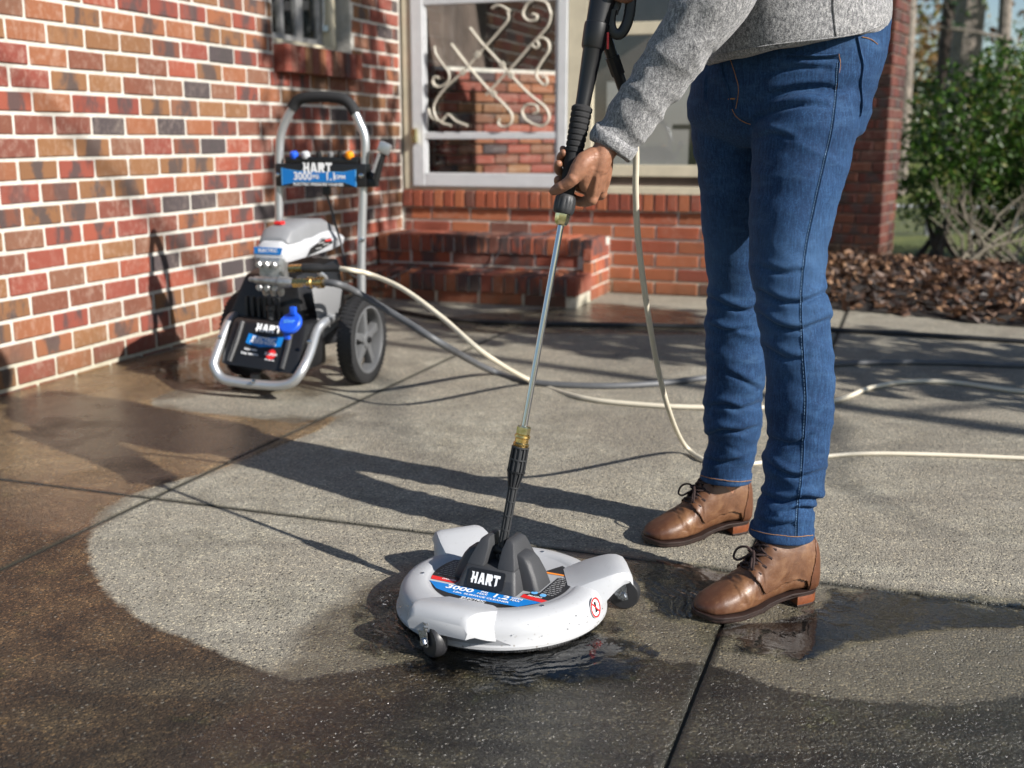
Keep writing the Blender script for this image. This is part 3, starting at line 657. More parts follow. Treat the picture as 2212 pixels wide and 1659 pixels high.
# brick screen made up inside the porch: turned to the sun, cut low at the shade line
brick_set('inner', .192, .08, .058, 'brick_mixed')
c2 = Course(); a2 = radians(36); ux = Vector((cos(a2), sin(a2), 0)); nx = Vector((sin(a2), -cos(a2), 0)); o2 = H(.12, .42, .592)
mb = MB(); c_ = o2 + ux * .55 - nx * .085; mb.box(Vector((c_.x, c_.y, .98)), (1.2, .08, .78), Matrix.Rotation(a2, 3, 'Z')); scr = mb.build('inner_screen', 'mortar', house, world=True)
bond(c2, 'inner', scr, o2 - UP * .592, ux, nx, -.05, 1.15, .60, 1.36, .202, .068, 0, .010, (), -.045)
c2.flush(0)
# ------------------------------------------------------------------ brick steps
steps = thing('brick_steps', 'two dark red brick steps rising to the storm door', 'steps', H(.7, -.4))
mb = MB(); pbox(mb, .02, 1.355, -.40, -.003, -.1, .335); pbox(mb, .02, 1.355, -.71, -.40, -.1, .150)
score = mb.build('step_core', 'mortar', steps, world=True)
brick_set('tread', .060, .205, .098, 'brick_red'); brick_set('tread2', .060, .31, .098, 'brick_red'); brick_set('riser', .25, .05, .066, 'brick_red'); brick_set('endb', .06, .10, .066, 'brick_red')
cs = Course()
for k in range(19):
    vv = .05 + k * .0712
    cs.put(H(vv, -.405 + .145, .302), HV, -HU, 'tread2', score); cs.put(H(vv, -.715 + .145, .115), HV, -HU, 'tread2', score)
bond(cs, 'riser', score, CORN - HU * .378, HV, -HU, .02, 1.30, .105, .25, .262, .075, .1, .012)
bond(cs, 'riser', score, CORN - HU * .688, HV, -HU, .02, 1.30, -.005, .065, .262, .075, .0, .012)
for z, n_ in ((.035, 3), (.110, 3), (.185, 3), (.26, 3)):
    for k in range(n_):
        if z < .12 or True: cs.put(H(1.335, -.36 + k * .135, z), HU, HV, 'riser', score, .50)
cs.flush(300)
# ------------------------------------------------------------------ brick pillar on the right
pp = PL(1898, 560, Vector((0, 8.55, 0)), Vector((0, 1, 0))); pa = radians(30); pu = Vector((sin(pa), cos(pa), 0)); pv = Vector((cos(pa), -sin(pa), 0))
PB = Vector((pp.x, pp.y, -.05)); WPL = .50
pillar = thing('brick_pillar', 'dark red brick pillar behind the legs with a sunlit right edge', 'pillar', PB - pv * WPL / 2 + pu * WPL / 2)
c_ = PB - pv * WPL / 2 + pu * WPL / 2
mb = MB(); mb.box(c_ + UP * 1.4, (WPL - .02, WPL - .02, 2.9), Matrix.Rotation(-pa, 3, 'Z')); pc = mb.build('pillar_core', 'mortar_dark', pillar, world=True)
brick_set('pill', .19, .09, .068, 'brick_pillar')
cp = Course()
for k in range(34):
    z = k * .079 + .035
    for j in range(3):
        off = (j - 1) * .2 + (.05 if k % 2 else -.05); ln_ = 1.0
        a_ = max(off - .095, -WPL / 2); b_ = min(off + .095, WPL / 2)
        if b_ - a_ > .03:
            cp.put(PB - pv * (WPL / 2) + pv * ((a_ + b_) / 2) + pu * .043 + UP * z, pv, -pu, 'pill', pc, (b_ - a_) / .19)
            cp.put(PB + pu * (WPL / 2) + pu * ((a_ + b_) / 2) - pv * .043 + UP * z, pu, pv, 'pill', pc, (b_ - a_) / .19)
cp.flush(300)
# ------------------------------------------------------------------ terrain, leaf bed, lawn
q = NT('mulch'); p = q.pos(); n = q.noise(p, 30, 6, 0.7)
q.set(Base_Color=q.ramp(n, [(0.3, (.012, .010, .009)), (0.6, (.032, .024, .019)), (0.8, (.075, .045, .028))]), Roughness=0.95, Normal=q.bump(n, 1.0, 0.03))
q = NT('lawn_ground'); p = q.pos(); n = q.noise(p, 2.5, 6, 0.7); n2 = q.noise(p, 40, 4, 0.7)
c = q.ramp(n, [(0.3, (.075, .10, .022)), (0.55, (.13, .15, .035)), (0.75, (.20, .18, .07))])
q.set(Base_Color=q.mix(0.5, c, q.ramp(n2, [(0.3, (.5, .5, .5)), (0.7, (1.4, 1.4, 1.4))]), 'MULTIPLY'), Roughness=0.9, Normal=q.bump(n2, 1.0, 0.05))
def terr(x, y):
    d = (Vector((x, y, 0)) - CORN).dot(HU)
    z = interp(d, [-1, .2, 1.6, 2.4, 4.5, 6.5, 12, 30, 90], [-.02, .0, .05, .02, -.55, -.50, .2, 1.6, 3.0])
    return z + .05 * noise.noise(Vector((x * .7, y * .7, 0)))
nx_, ny_ = 90, 90
xs = np.concatenate([np.linspace(1.2, 9, 45), np.linspace(9.4, 80, 45)]); ys = np.concatenate([np.linspace(0.5, 16, 60), np.linspace(17, 140, 30)])
vs = [(x, y, terr(x, y) - .03) for x in xs for y in ys]; fs = [(i * 90 + j, (i + 1) * 90 + j, (i + 1) * 90 + j + 1, i * 90 + j + 1) for i in range(89) for j in range(89)]
# ground sheet to the horizon, under everything
mb = MB(); mb.add([(-200, -200, -.14), (200, -200, -.14), (200, 200, -.14), (-200, 200, -.14)], [(0, 1, 2, 3)]); tag(mb.build('ground', 'lawn_ground'), kind='structure')
keep = [f for f in fs if all((Vector((vs[i][0], vs[i][1], 0)) - CORN).dot(HU) > 2.2 or vs[i][0] > 7 for i in f)]
tag(MB().add(vs, keep).build('lawn', 'lawn_ground', None, True), kind='structure')
# leaf bed: sheet that starts at the edge of the concrete
E2 = spline(EDGE, 10); bv = []; bf = []; nb = len(E2); K = 14
for i, e in enumerate(E2):
    for k in range(K):
        t = k / (K - 1); p_ = e + HU * (t * 3.2) + Vector((.02 * noise.noise(e * 9), .02 * noise.noise(e * 7 + UP), 0))
        z = .006 + .05 * min(1, k / 2) + .05 * noise.noise(p_ * 1.4) * min(1, k / 2) - max(0, t - .75) * .5
        bv.append((p_.x, p_.y, max(z, .006) if t < .75 else z))
for i in range(nb - 1):
    for k in range(K - 1): bf.append((i * K + k, (i + 1) * K + k, (i + 1) * K + k + 1, i * K + k + 1))
tag(MB().add(bv, bf).build('leaf_bed', 'mulch', None, True), kind='structure')
# leaves: many small curled faces, coloured per leaf
def leaf_mat(name, stops, trans=0.25, rough=0.55):
    q = NT(name); r = q.node('ShaderNodeNewGeometry').outputs['Random Per Island']
    c = q.ramp(r, stops); q.set(Base_Color=c, Roughness=rough)
    q.b.inputs['Specular IOR Level'].default_value = 0.4
    t = q.node('ShaderNodeBsdfTranslucent'); q.put(t.inputs[0], c)
    mx = q.node('ShaderNodeMixShader'); mx.inputs[0].default_value = trans
    q.t.links.new(q.b.outputs[0], mx.inputs[1]); q.t.links.new(t.outputs[0], mx.inputs[2]); q.t.links.new(mx.outputs[0], q.out.inputs[0])
leaf_mat('leaf_litter', [(0, (.018, .011, .008)), (.4, (.055, .028, .016)), (.7, (.115, .058, .032)), (.9, (.22, .115, .06)), (1, (.34, .20, .11))], 0.1)
leaf_mat('leaf_bush', [(0, (.016, .040, .007)), (.5, (.042, .105, .014)), (.85, (.10, .20, .030)), (1, (.20, .19, .05))], 0.4, 0.35)
leaf_mat('leaf_autumn', [(0, (.09, .045, .02)), (.4, (.19, .105, .035)), (.75, (.26, .19, .05)), (1, (.14, .15, .04))], 0.4)
leaf_mat('leaf_pine', [(0, (.012, .028, .012)), (.6, (.028, .06, .022)), (1, (.06, .09, .03))], 0.2)
RNG = np.random.default_rng(5)
def leaves(P, size, asp=0.5, up=None, jit=1.0):
    """P (n,3) leaf positions -> folded two-quad leaves as arrays"""
    n = len(P); d = RNG.normal(size=(n, 3)); 
    if up is not None: d[:, 2] = d[:, 2] * (1 - up)
    d /= np.linalg.norm(d, axis=1)[:, None]; e = RNG.normal(size=(n, 3))
    if up is not None: e[:, 2] *= (1 - up)
    e -= (e * d).sum(1)[:, None] * d; e /= np.linalg.norm(e, axis=1)[:, None]; nn = np.cross(d, e)
    L = size * RNG.uniform(.6, 1.3, n)[:, None]; Wd = L * asp
    V = np.stack([P - d * L / 2, P + e * Wd / 2 + nn * Wd * .18, P + d * L / 2, P - e * Wd / 2 + nn * Wd * .18], 1).reshape(-1, 3)
    b = np.arange(n) * 4; F = np.stack([np.stack([b, b + 1, b + 2], 1), np.stack([b, b + 2, b + 3], 1)], 1).reshape(-1, 3)
    return V, F
def leaf_obj(name, P, size, mat, parent=None, asp=.5, up=None):
    V, F = leaves(np.array(P), size, asp, up)
    if name == 'fallen_leaves': V = np.concatenate([V1, V2]); F = np.concatenate([F1, F2 + len(V1)])
    if parent is not None:
        Mi = np.array(WM[parent].inverted()); V = V @ Mi[:3, :3].T + Mi[:3, 3]
    me = bpy.data.meshes.new(name); me.from_pydata(V.tolist(), [], F.tolist()); me.update(); me.materials.append(MATS[mat])
    o = bpy.data.objects.new(name, me); COL.objects.link(o); o.parent = parent
    return reg(o, WM[parent] if parent is not None else Matrix.Identity(4))
pts = []
for _ in range(7000):
    i = random.random() * (nb - 1); e = E2[int(i)].lerp(E2[min(int(i) + 1, nb - 1)], i % 1); t = random.random() ** 0.9
    p_ = e + HU * (t * 3.0 - .03); pts.append((p_.x, p_.y, .02 + .055 * min(1, t * 4) + random.random() * .03 - max(0, t - .75) * .45))
pts = np.array(pts); V1, F1 = leaves(pts[:5200], .042, .62, .55); V2, F2 = leaves(pts[5200:], .085, .55, .45)
o = leaf_obj('fallen_leaves', pts, .055, 'leaf_litter', None, .62, .55); tag(o, 'brown fallen leaves covering the dark mulch bed', 'leaves', kind='stuff')
# ------------------------------------------------------------------ trees and shrubs
def blob_pts(c, r, n, hollow=.5, lump=.35, seed=0):
    d = RNG.normal(size=(n, 3)); d /= np.linalg.norm(d, axis=1)[:, None]
    rad = RNG.uniform(hollow ** 3, 1, n) ** (1 / 3)
    k = np.array([1 + lump * noise.noise(Vector(q_) * 2.2 + Vector((seed, seed * .3, 0))) + lump * .6 * noise.noise(Vector(q_) * 5.5 + Vector((0, seed, 0))) for q_ in d])
    P = d * (rad * k)[:, None] * np.array(r) + np.array(c)
    dens = np.array([noise.noise(Vector(q_) * 3.2 / max(r) * 1.6 + Vector((seed, 0, 0))) for q_ in P])
    return P[dens > -.18]
def limb(mb, a, b, r0, r1, n=6, bend=.08, seed=0):
    a, b = Vector(a), Vector(b); m = 6; L = (b - a).length; pts_ = []
    for i in range(m + 1):
        t = i / m; o_ = Vector((noise.noise(Vector((seed, t * 2, 0))), noise.noise(Vector((seed, t * 2, 5))), 0)) * L * bend * sin(pi * t)
        pts_.append(a.lerp(b, t) + o_)
    mb.tube(pts_, [lerp(r0, r1, i / m) for i in range(m + 1)], n)
def tree(name, label, base, h, r, crown, leafmat, n, size, bark='bark_grey', crown_z=(.5, 1), group=None, branches=9, seed=1, blobs=7, spread=1.0):
    t = thing(name, label, 'tree' if 'tree' in name else 'shrub', base, 0, group); base = Vector(base); rnd = random.Random(seed)
    mb = MB(); top = base + Vector((rnd.uniform(-.1, .1) * h * .3, rnd.uniform(-.1, .1) * h * .3, h))
    limb(mb, base - UP * .1, top, r, r * .25, 10, .04, seed); tips = []
    for k in range(branches):
        f = rnd.uniform(crown_z[0] * .8, .95); a = base.lerp(top, f); ang = rnd.uniform(0, 2 * pi); L = crown * spread * rnd.uniform(.6, 1.1) * (1.1 - f * .5)
        b = a + Vector((cos(ang) * L, sin(ang) * L, L * rnd.uniform(.1, .7))); limb(mb, a, b, r * .32, r * .06, 5, .15, seed + k); tips.append(b)
        for kk in range(3):
            c_ = a.lerp(b, rnd.uniform(.4, .9)); e = c_ + Vector((rnd.uniform(-1, 1), rnd.uniform(-1, 1), rnd.uniform(-.2, .9))) * L * .5
            limb(mb, c_, e, r * .1, r * .03, 4, .2, seed + k * 3 + kk); tips.append(e)
    mb.build('trunk', bark, t, True, True)
    P = []
    if n:
        for k in range(blobs):
            c_ = rnd.choice(tips) if tips else top; rr = crown * rnd.uniform(.35, .6)
            P.append(blob_pts(c_, (rr, rr, rr * .75), n // blobs, .2, .4, seed + k))
        leaf_obj('crown', np.concatenate(P), size, leafmat, t)
    return t
def shrub(name, label, base, blobs, leafmat, n, size, stems=10, seed=3, group=None):
    t = thing(name, label, 'shrub', base, 0, group); base = Vector(base); rnd = random.Random(seed); P = []; mb = MB()
    vol = sum(b[1][0] * b[1][1] * b[1][2] for b in blobs)
    for k, (c_, r) in enumerate(blobs):
        P.append(blob_pts(c_, r, max(60, int(n * r[0] * r[1] * r[2] / vol)), .45, .32, seed + k))
        for j in range(max(1, stems // len(blobs))): limb(mb, base + Vector((rnd.uniform(-.25, .25), rnd.uniform(-.25, .25), -.1)), Vector(c_) + Vector((rnd.uniform(-.4, .4) * r[0], rnd.uniform(-.4, .4) * r[1], rnd.uniform(-.2, .4) * r[2])), .03, .008, 5, .15, seed + j)
    mb.build('stem', 'bark_dark', t, True, True)
    leaf_obj('crown', np.concatenate(P), size, leafmat, t); return t
def ax(x, y, Y): return tuple(AT(x, y, Y))
shrub('evergreen_shrub', 'large dark evergreen shrub right of the brick pillar', tuple(AT(2060, 545, 9.6)[:2]) + (0.0,),
      [(ax(2010, 330, 9.6), (.36, .45, .40)), (ax(2100, 265, 9.6), (.50, .5, .55)), (ax(2080, 400, 9.5), (.46, .5, .42)), (ax(2200, 230, 9.7), (.55, .55, .62)), (ax(2250, 360, 9.6), (.6, .6, .5)), (ax(2360, 250, 9.8), (.7, .6, .8)), (ax(1990, 430, 9.9), (.26, .35, .25)), (ax(2150, 440, 9.6), (.4, .4, .25))], 'leaf_bush', 24000, .055)
# bare grey stems of a shrub at the right edge
t = thing('bare_shrub', 'bare grey arching stems of a leafless shrub before the evergreen', 'shrub', G(2160, 575)); mb = MB()
for k in range(22):
    a = G(2140 + random.uniform(-70, 90), 570 + random.uniform(-12, 8)); b = AT(2150 + random.uniform(-150, 200), random.uniform(380, 470), 8.6 + random.uniform(-.4, .4))
    limb(mb, a, b, .013, .004, 5, .22, k)
    c_ = Vector(a).lerp(Vector(b), .6); limb(mb, c_, c_ + Vector((random.uniform(-.2, .2), random.uniform(-.1, .1), .25)), .006, .002, 4, .2, k + 50)
mb.build('stem', 'twig', t, True, True)
def gz(x, y): return (x, y, terr(x, y) - .05)
def tpos(px, Y): p_ = AT(px, 300, Y); return gz(p_.x, p_.y)
tree('tall_tree', 'thick grey trunk right of centre in the wood behind the shrub', tpos(2062, 21), 15, .30, 2.4, 'leaf_autumn', 500, .18, 'bark_grey', (.25, 1), 'trees behind the garden', 10, 11)
tree('tall_tree', 'slim pale trunk just right of the brick pillar top', tpos(1950, 17), 12, .11, 1.6, 'leaf_autumn', 1200, .16, 'bark_grey', (.2, 1), 'trees behind the garden', 9, 23)
tree('tall_tree', 'slim trunk near the right edge against the blue sky', tpos(2168, 19), 13, .12, 2.0, 'leaf_pine', 700, .15, 'bark_grey', (.2, 1), 'trees behind the garden', 9, 35)
tree('tall_tree', 'dark trunk close left of the thick grey trunk', tpos(2032, 23), 14, .20, 2.0, 'leaf_autumn', 1000, .2, 'bark_dark', (.2, 1), 'trees behind the garden', 9, 47)
tree('tall_tree', 'dark pine at the right edge of the wood', tpos(2330, 20), 14, .2, 2.4, 'leaf_pine', 3000, .2, 'bark_dark', (.12, 1), 'trees behind the garden', 12, 58)
# far wood: one mass of foliage and stems that nobody could count
P = []
for k in range(26):
    px = 1900 + random.random() * 520; Y = 26 + random.random() * 14; yy = random.uniform(-120, 230)
    if 2060 < px < 2330 and yy < 200: continue
    P.append(blob_pts(ax(px, yy, Y), (2.0, 1.6, 1.6), 520, .1, .5, k))
tag(leaf_obj('far_wood', np.concatenate(P), .26, 'leaf_autumn'), 'brown and yellow autumn wood behind the garden', 'wood', kind='stuff')
P = [blob_pts(ax(1880 + k * 45, 250 + random.uniform(-12, 25), 24), (1.3, 1.2, 1.3), 420, .1, .4, k) for k in range(15)]
tag(leaf_obj('far_hedge', np.concatenate(P), .16, 'leaf_pine'), 'low dark undergrowth behind the shrub', 'undergrowth', kind='stuff')
# chain-link fence
fn = thing('chain_link_fence', 'grey chain link fence behind the shrub and pillar', 'fence', tuple(AT(1990, 445, 12.5)[:2]) + (-.6,))
fa = AT(1880, 444, 12.2); fb = AT(2420, 452, 13.2); mb = MB(); mb.tube([fa, fb], .017, 8); mb.build('rail', 'fence_zinc', fn, True, True)
for px in (1905, 1998, 2092, 2186, 2280):
    t_ = (px - 1880) / 540; p_ = fa.lerp(fb, t_); mb = MB(); mb.tube([p_ + UP * .02, Vector((p_.x, p_.y, -.7))], .028, 8); mb.build('post', 'fence_zinc', fn, True, True)
mb = MB(); dv = (fb - fa)
for k in range(64):
    for s_ in (-1, 1):
        a = fa + dv * (k / 64); b = a + dv * (s_ * 6.5 / 64) - UP * .75; mb.tube([a, b], .0028, 3, False)
o = mb.build('mesh', 'fence_zinc', fn, world=True); o['kind'] = 'stuff'
# ------------------------------------------------------------------ trees right of the frame, whose shade falls across the drive, the steps and the wall
def evergreen(label, base, h, r, n, seed, z0=.4, lean=0.0):
    t = thing('columnar_evergreen', label, 'tree', base, 0, 'evergreens beside the drive'); base = Vector(base); mb = MB(); limb(mb, base, base + UP * h * .95, .09, .02, 8, .01, seed); mb.build('trunk', 'bark_dark', t, True, True)
    zz = RNG.uniform(0, 1, n); ang = RNG.uniform(0, 2 * pi, n); prof = r * np.minimum(1, np.minimum(zz * 6 + .3, (1 - zz) * 2.6)) * RNG.uniform(.15, 1, n) ** .5
    prof *= np.array([1 + .35 * noise.noise(Vector((cos(a_) * 1.5, sin(a_) * 1.5, z_ * 9 + seed))) for a_, z_ in zip(ang, zz)])
    P = np.stack([base.x + np.cos(ang) * prof, base.y + np.sin(ang) * prof, base.z + z0 + zz * (h - z0)], 1)
    leaf_obj('crown', P, .16, 'leaf_pine', t, .6)
evergreen('slim columnar evergreen beside the drive, out of the picture on the right', (3.95, 2.93, 0), 10.5, .74, 6000, 3)

bt = thing('bare_tree', 'bare branching tree beside the drive, out of the picture on the right', 'tree', (6.9, -.4, -.05), 0); mb = MB(); b0 = Vector((6.9, -.4, -.05)); rnd = random.Random(4)
limb(mb, b0, b0 + Vector((-.3, .4, 6.2)), .10, .03, 8, .04, 2)
for k in range(15):
    a = b0.lerp(b0 + Vector((-.3, .4, 6.2)), rnd.uniform(.35, .98)); L = rnd.uniform(1.2, 2.6); an = rnd.uniform(0, 2 * pi); b = a + Vector((cos(an) * L, sin(an) * L, rnd.uniform(.05, .7) * L * .5)); limb(mb, a, b, .028, .006, 5, .18, k)
    for j in range(3): c_ = a.lerp(b, rnd.uniform(.3, .9)); limb(mb, c_, c_ + Vector((rnd.uniform(-.7, .7), rnd.uniform(-.7, .7), rnd.uniform(-.1, .4))), .010, .003, 4, .2, k * 5 + j)
mb.build('trunk', 'bark_grey', bt, True, True)

evergreen('broad evergreen farther along the garden edge, out of the picture on the right', (9.6, 5.6, -.1), 4.9, 1.55, 5500, 8)
# ------------------------------------------------------------------ surface cleaner
CLP = Vector((-.02, 2.045, 0)); CLA = radians(-26.6)
cl = thing('surface_cleaner', 'white round surface cleaner on three casters with dark grey hub', 'surface cleaner', CLP, CLA)
mb = MB(); mb.lathe([(.188, .0095), (.203, .0085), (.2068, .0115), (.2068, .0165), (.2032, .0205), (.2014, .036), (.1980, .0500), (.1905, .0605), (.178, .0655), (.165, .0675), (.152, .0675), (.1470, .0648), (.1438, .0634), (.0, .0625)], n=96, cap=False)
mb.build('shell', 'cleaner_white', cl, True, ang=40)
# hoods over the casters
def hood(ang, drop=0.0, wide=0.0):
    R = Matrix.Rotation(ang, 4, 'Z'); rs = []
    for r, wt, wb_, zt, zb in [(.125, .044, .070, .0655, .030), (.150, .055, .080, .0715, .022), (.172, .055, .078, .0800, .024), (.190, .054, .072, .0855, .034), (.205, .052, .065, .0900, .048), (.218, .050, .060, .0930, .060), (.232, .047, .055, .0935, .068), (.244, .045, .051, .0890, .070), (.2515, .042, .047, .0780, .070)]:
        wt += wide; wb_ += wide; zb = zb - drop * interp(r, [.18, .215, .26], [0, 1, 1])
        rs.append([R @ Vector((r, y, z)) for y, z in [(-wb_, zb), (-wt - .009, zt - .014), (-wt - .002, zt - .003), (-wt + .008, zt), (wt - .008, zt), (wt + .002, zt - .003), (wt + .009, zt - .014), (wb_, zb)]])
    mb = MB(); mb.rings(rs); return mb
for k, a in enumerate((-90, 30, 141)): hood(radians(a), (.018, 0, .012)[k], (.010, 0, 0)[k]).build('hood', 'cleaner_white', cl, True, ang=38)
# smoky panel under the front hood, black skirt of bristles
mb = MB(); rs = []
for i in range(17):
    a = radians(-96 + i * 2.35); hz = interp(i, [0, 4, 8, 12, 16], [.046, .052, .046, .034, .020])
    rs.append([Vector((cos(a) * r, sin(a) * r, z)) for r, z in ((.2045, .0205), (.2052 - (hz - .02) * .20, hz), (.195 - (hz - .02) * .16, hz), (.195, .0205))])
mb.rings(rs); mb.build('grey_insert', 'grey_plastic', cl, True)
mb = MB()
for k in range(240):
    a = 2 * pi * k / 240; r0 = .197; r1 = .199 + .003 * noise.noise(Vector((k * 3.3, 0, 0))); w_ = .0026
    c_, s_ = cos(a), sin(a); t_ = Vector((-s_, c_, 0)) * w_
    a0 = Vector((c_ * r0, s_ * r0, .0125)); a1 = Vector((c_ * r1, s_ * r1, .0005))
    mb.add([a0 - t_, a0 + t_, a1 + t_ * .8, a1 - t_ * .8, a0 - t_ + Vector((-c_ * .004, -s_ * .004, 0)), a0 + t_ + Vector((-c_ * .004, -s_ * .004, 0)), a1 + t_ * .8 + Vector((-c_ * .004, -s_ * .004, 0)), a1 - t_ * .8 + Vector((-c_ * .004, -s_ * .004, 0))], [(0, 1, 2, 3), (7, 6, 5, 4), (1, 0, 4, 5), (2, 1, 5, 6), (3, 2, 6, 7), (0, 3, 7, 4)])
o = mb.build('bristle_skirt', 'black_rubber', cl); o['kind'] = 'stuff'
# water drops thrown onto the shell
mb = MB()
for k in range(170):
    a = random.uniform(0, 2 * pi); z = random.uniform(.026, .058); r = interp(z, [.0205, .036, .050, .0605], [.2033, .2015, .1981, .1906]); rr = random.uniform(.0007, .0018)
    d_ = Vector((cos(a), sin(a), .25)).normalized(); mb.lathe([(rr, -.0001), (rr * .85, rr * .35), (rr * .35, rr * .55)], (cos(a) * r, sin(a) * r, z), d_, 7)
o = mb.build('water_drops', 'droplet', cl, True); o['kind'] = 'stuff'
for a in (-35, 85, 200, 262):
    mb = MB(); a = radians(a); mb.lathe([(.0042, 0), (.0042, .0012), (.002, .0018)], (cos(a) * .158, sin(a) * .158, .0672), (0, 0, 1), 12); mb.build('screw', 'zinc', cl, True)
# casters
def caster(ang, swivel, r=.238):
    R = Matrix.Translation(Matrix.Rotation(radians(ang), 4, 'Z') @ Vector((r, 0, 0))) @ Matrix.Rotation(radians(swivel), 4, 'Z')
    e = part_empty('caster', cl); off = -.014
    mb = MB(); mb.box((0, 0, .0675), (.040, .038, .003)); mb.lathe([(.017, .056), (.020, .061), (.018, .065)], n=20)
    for s_ in (-1, 1):
        mb.add([(x, s_ * y, z) for y in (.0165, .0185) for x, z in ((-.019, .058), (.019, .058), (.010 + off, .026), (off, .022), (-.010 + off, .026))], [(0, 1, 2, 3, 4), (9, 8, 7, 6, 5), (0, 5, 6, 1), (1, 6, 7, 2), (2, 7, 8, 3), (3, 8, 9, 4), (4, 9, 5, 0)])
    mb.add([(-.019, -.0185, .058), (.019, -.0185, .058), (.019, .0185, .058), (-.019, .0185, .058), (-.019, -.0185, .0605), (.019, -.0185, .0605), (.019, .0185, .0605), (-.019, .0185, .0605)], [(3, 2, 1, 0), (4, 5, 6, 7), (0, 1, 5, 4), (2, 3, 7, 6), (1, 2, 6, 5), (3, 0, 4, 7)])
    mb.xf(R).build('fork', 'zinc', e, True, ang=30)
    mb = MB(); mb.lathe([(.010, -.0125), (.022, -.0128), (.0285, -.012), (.0312, -.008), (.0317, 0), (.0312, .008), (.0285, .012), (.022, .0128), (.010, .0125)], (off, 0, .032), (0, 1, 0), 32)
    mb.xf(R).build('wheel', 'caster_rubber', e, True, ang=40)
    mb = MB(); mb.tube([(off, -.0235, .032), (off, .0235, .032)], .0035, 8)
    for s_ in (-1, 1): mb.lathe([(.0075, s_ * .0188), (.0078, s_ * .022), (.006, s_ * .0245)], (off, 0, .032), (0, 1, 0), 6)
    mb.xf(R).build('axle_bolt', 'zinc', e, True, ang=30)
caster(-97, 152, .232); caster(29, 193, .228); caster(141, 40, .228)
# hub: tapered block with a notch for the lance, ribs on both sides
def frustum(mb, b, t, zb, zt):
    (x0, x1, y0, y1), (p0, p1, q0, q1) = b, t
    mb.add([(x0, y0, zb), (x1, y0, zb), (x1, y1, zb), (x0, y1, zb), (p0, q0, zt), (p1, q0, zt), (p1, q1, zt), (p0, q1, zt)], [(3, 2, 1, 0), (4, 5, 6, 7), (0, 1, 5, 4), (1, 2, 6, 5), (2, 3, 7, 6), (3, 0, 4, 7)]); return mb
def fr_at(z):   # cross-section of the tapered hub at height z
    t = max(0, (z - .062) / (.152 - .062)); e = t ** 1.15
    return (-lerp(.064, .034, e), lerp(.064, .034, e), -lerp(.072, .018, e), lerp(.062, .034, e))
mb = MB(); zs = [.0615, .085, .104]; rs = []
for z in zs:
    x0, x1, y0, y1 = fr_at(z); rs.append([Vector(p_) for p_ in ((x0, y0 + .004, z), (x0 + .006, y0, z), (x1 - .006, y0, z), (x1, y0 + .004, z), (x1, y1, z), (x0, y1, z))])
mb.rings(rs); mb.build('hub', 'cone_plastic', cl, True, bevel=.003, ang=40)
for s_ in (-1, 1):
    rs = []
    for z in (.1035, .120, .136, .148, .153):
        x0, x1, y0, y1 = fr_at(z); inn = .0145 + (.003 if z > .14 else 0); k = 1 if z < .15 else .86
        rs.append([Vector((s_ * a_, b_, z)) for a_, b_ in ((inn, y0 * k), (x1 * k, y0 * k), (x1 * k, y1 * k), (inn, y1 * k))])
    MB().rings(rs).build('hub_cheek', 'cone_plastic', cl, True, bevel=.0035, ang=45)
    rs = []
    for z, o_, yy in ((.0615, .094, .034), (.090, .084, .030), (.112, .073, .026), (.124, .064, .022), (.128, .054, .019)):
        rs.append([Vector((s_ * a_, b_, z)) for a_, b_ in ((.030, -yy), (o_ - .006, -yy), (o_, -yy + .007), (o_, yy - .007), (o_ - .006, yy), (.030, yy))])
    MB().rings(rs).build('hub_rib', 'cone_plastic', cl, True, bevel=.003, ang=45)
mb = MB(); mb.tube([(-.03, .002, .122), (.03, .002, .122)], .010, 14); mb.build('pivot', 'black_plastic', cl, True)
# badge on the sloping front of the hub
def hub_front(x, z): return Vector((x, fr_at(z)[2], z))
bx = Vector((1, 0, 0)); by = (hub_front(0, .104) - hub_front(0, .066)).normalized(); bn_ = bx.cross(by); bc = hub_front(-.002, .084) + bn_ * .0006
def rrect(w_, h_, r, n=4):
    out = []
    for cx_, cy_, a0 in ((w_ / 2 - r, h_ / 2 - r, 0), (-w_ / 2 + r, h_ / 2 - r, 90), (-w_ / 2 + r, -h_ / 2 + r, 180), (w_ / 2 - r, -h_ / 2 + r, 270)):
        for k in range(n + 1): a = radians(a0 + 90 * k / n); out.append((cx_ + cos(a) * r, cy_ + sin(a) * r))
    return out
mb = MB(); mb.prism(rrect(.078, .036, .005), bc, bx, by, .0014); bd = mb.build('badge', 'print_black', cl)
logo_mb(MB(), bc + bn_ * .0015, bx, by, .064, .0215).build('lettering', 'print_white', bd)
# printed label disc
LZ = .0640
def arcpoly(r, a0, a1, n=20): return [(r * cos(radians(lerp(a0, a1, k / n))), r * sin(radians(lerp(a0, a1, k / n)))) for k in range(n + 1)]
lab = part_empty('label', cl)
def flat(poly, mat, dz=0.0): return MB().add([(x, y, LZ + dz) for x, y in poly], [tuple(range(len(poly)))]).build('print', mat, lab)
rL = .1385
flat(arcpoly(rL, 201, 141, 14) + [(-.066, .05), (-.070, -.05)], 'print_black')
flat(arcpoly(rL, 199.5, 207, 6) + [(-.071, -.063), (-.071, -.050)], 'print_red', .0002)
flat(arcpoly(rL, -24, 22, 14) + [(.097, .052), (.097, -.03), (.07, -.05)], 'print_black')
flat(arcpoly(rL, -31, -25, 6) + [(.072, -.050), (.072, -.064)], 'print_red', .0002)
flat(arcpoly(rL, 31, 55, 10) + [(.06, .07)], 'print_black'); flat(arcpoly(rL, 28.5, 31, 4) + [(.06, .07), (.06, .062)], 'print_orange', .0002)
a_b = math.degrees(math.asin(.071 / rL)); flat(arcpoly(rL, 180 + a_b + 1, 360 - a_b - 1, 24) , 'print_black')
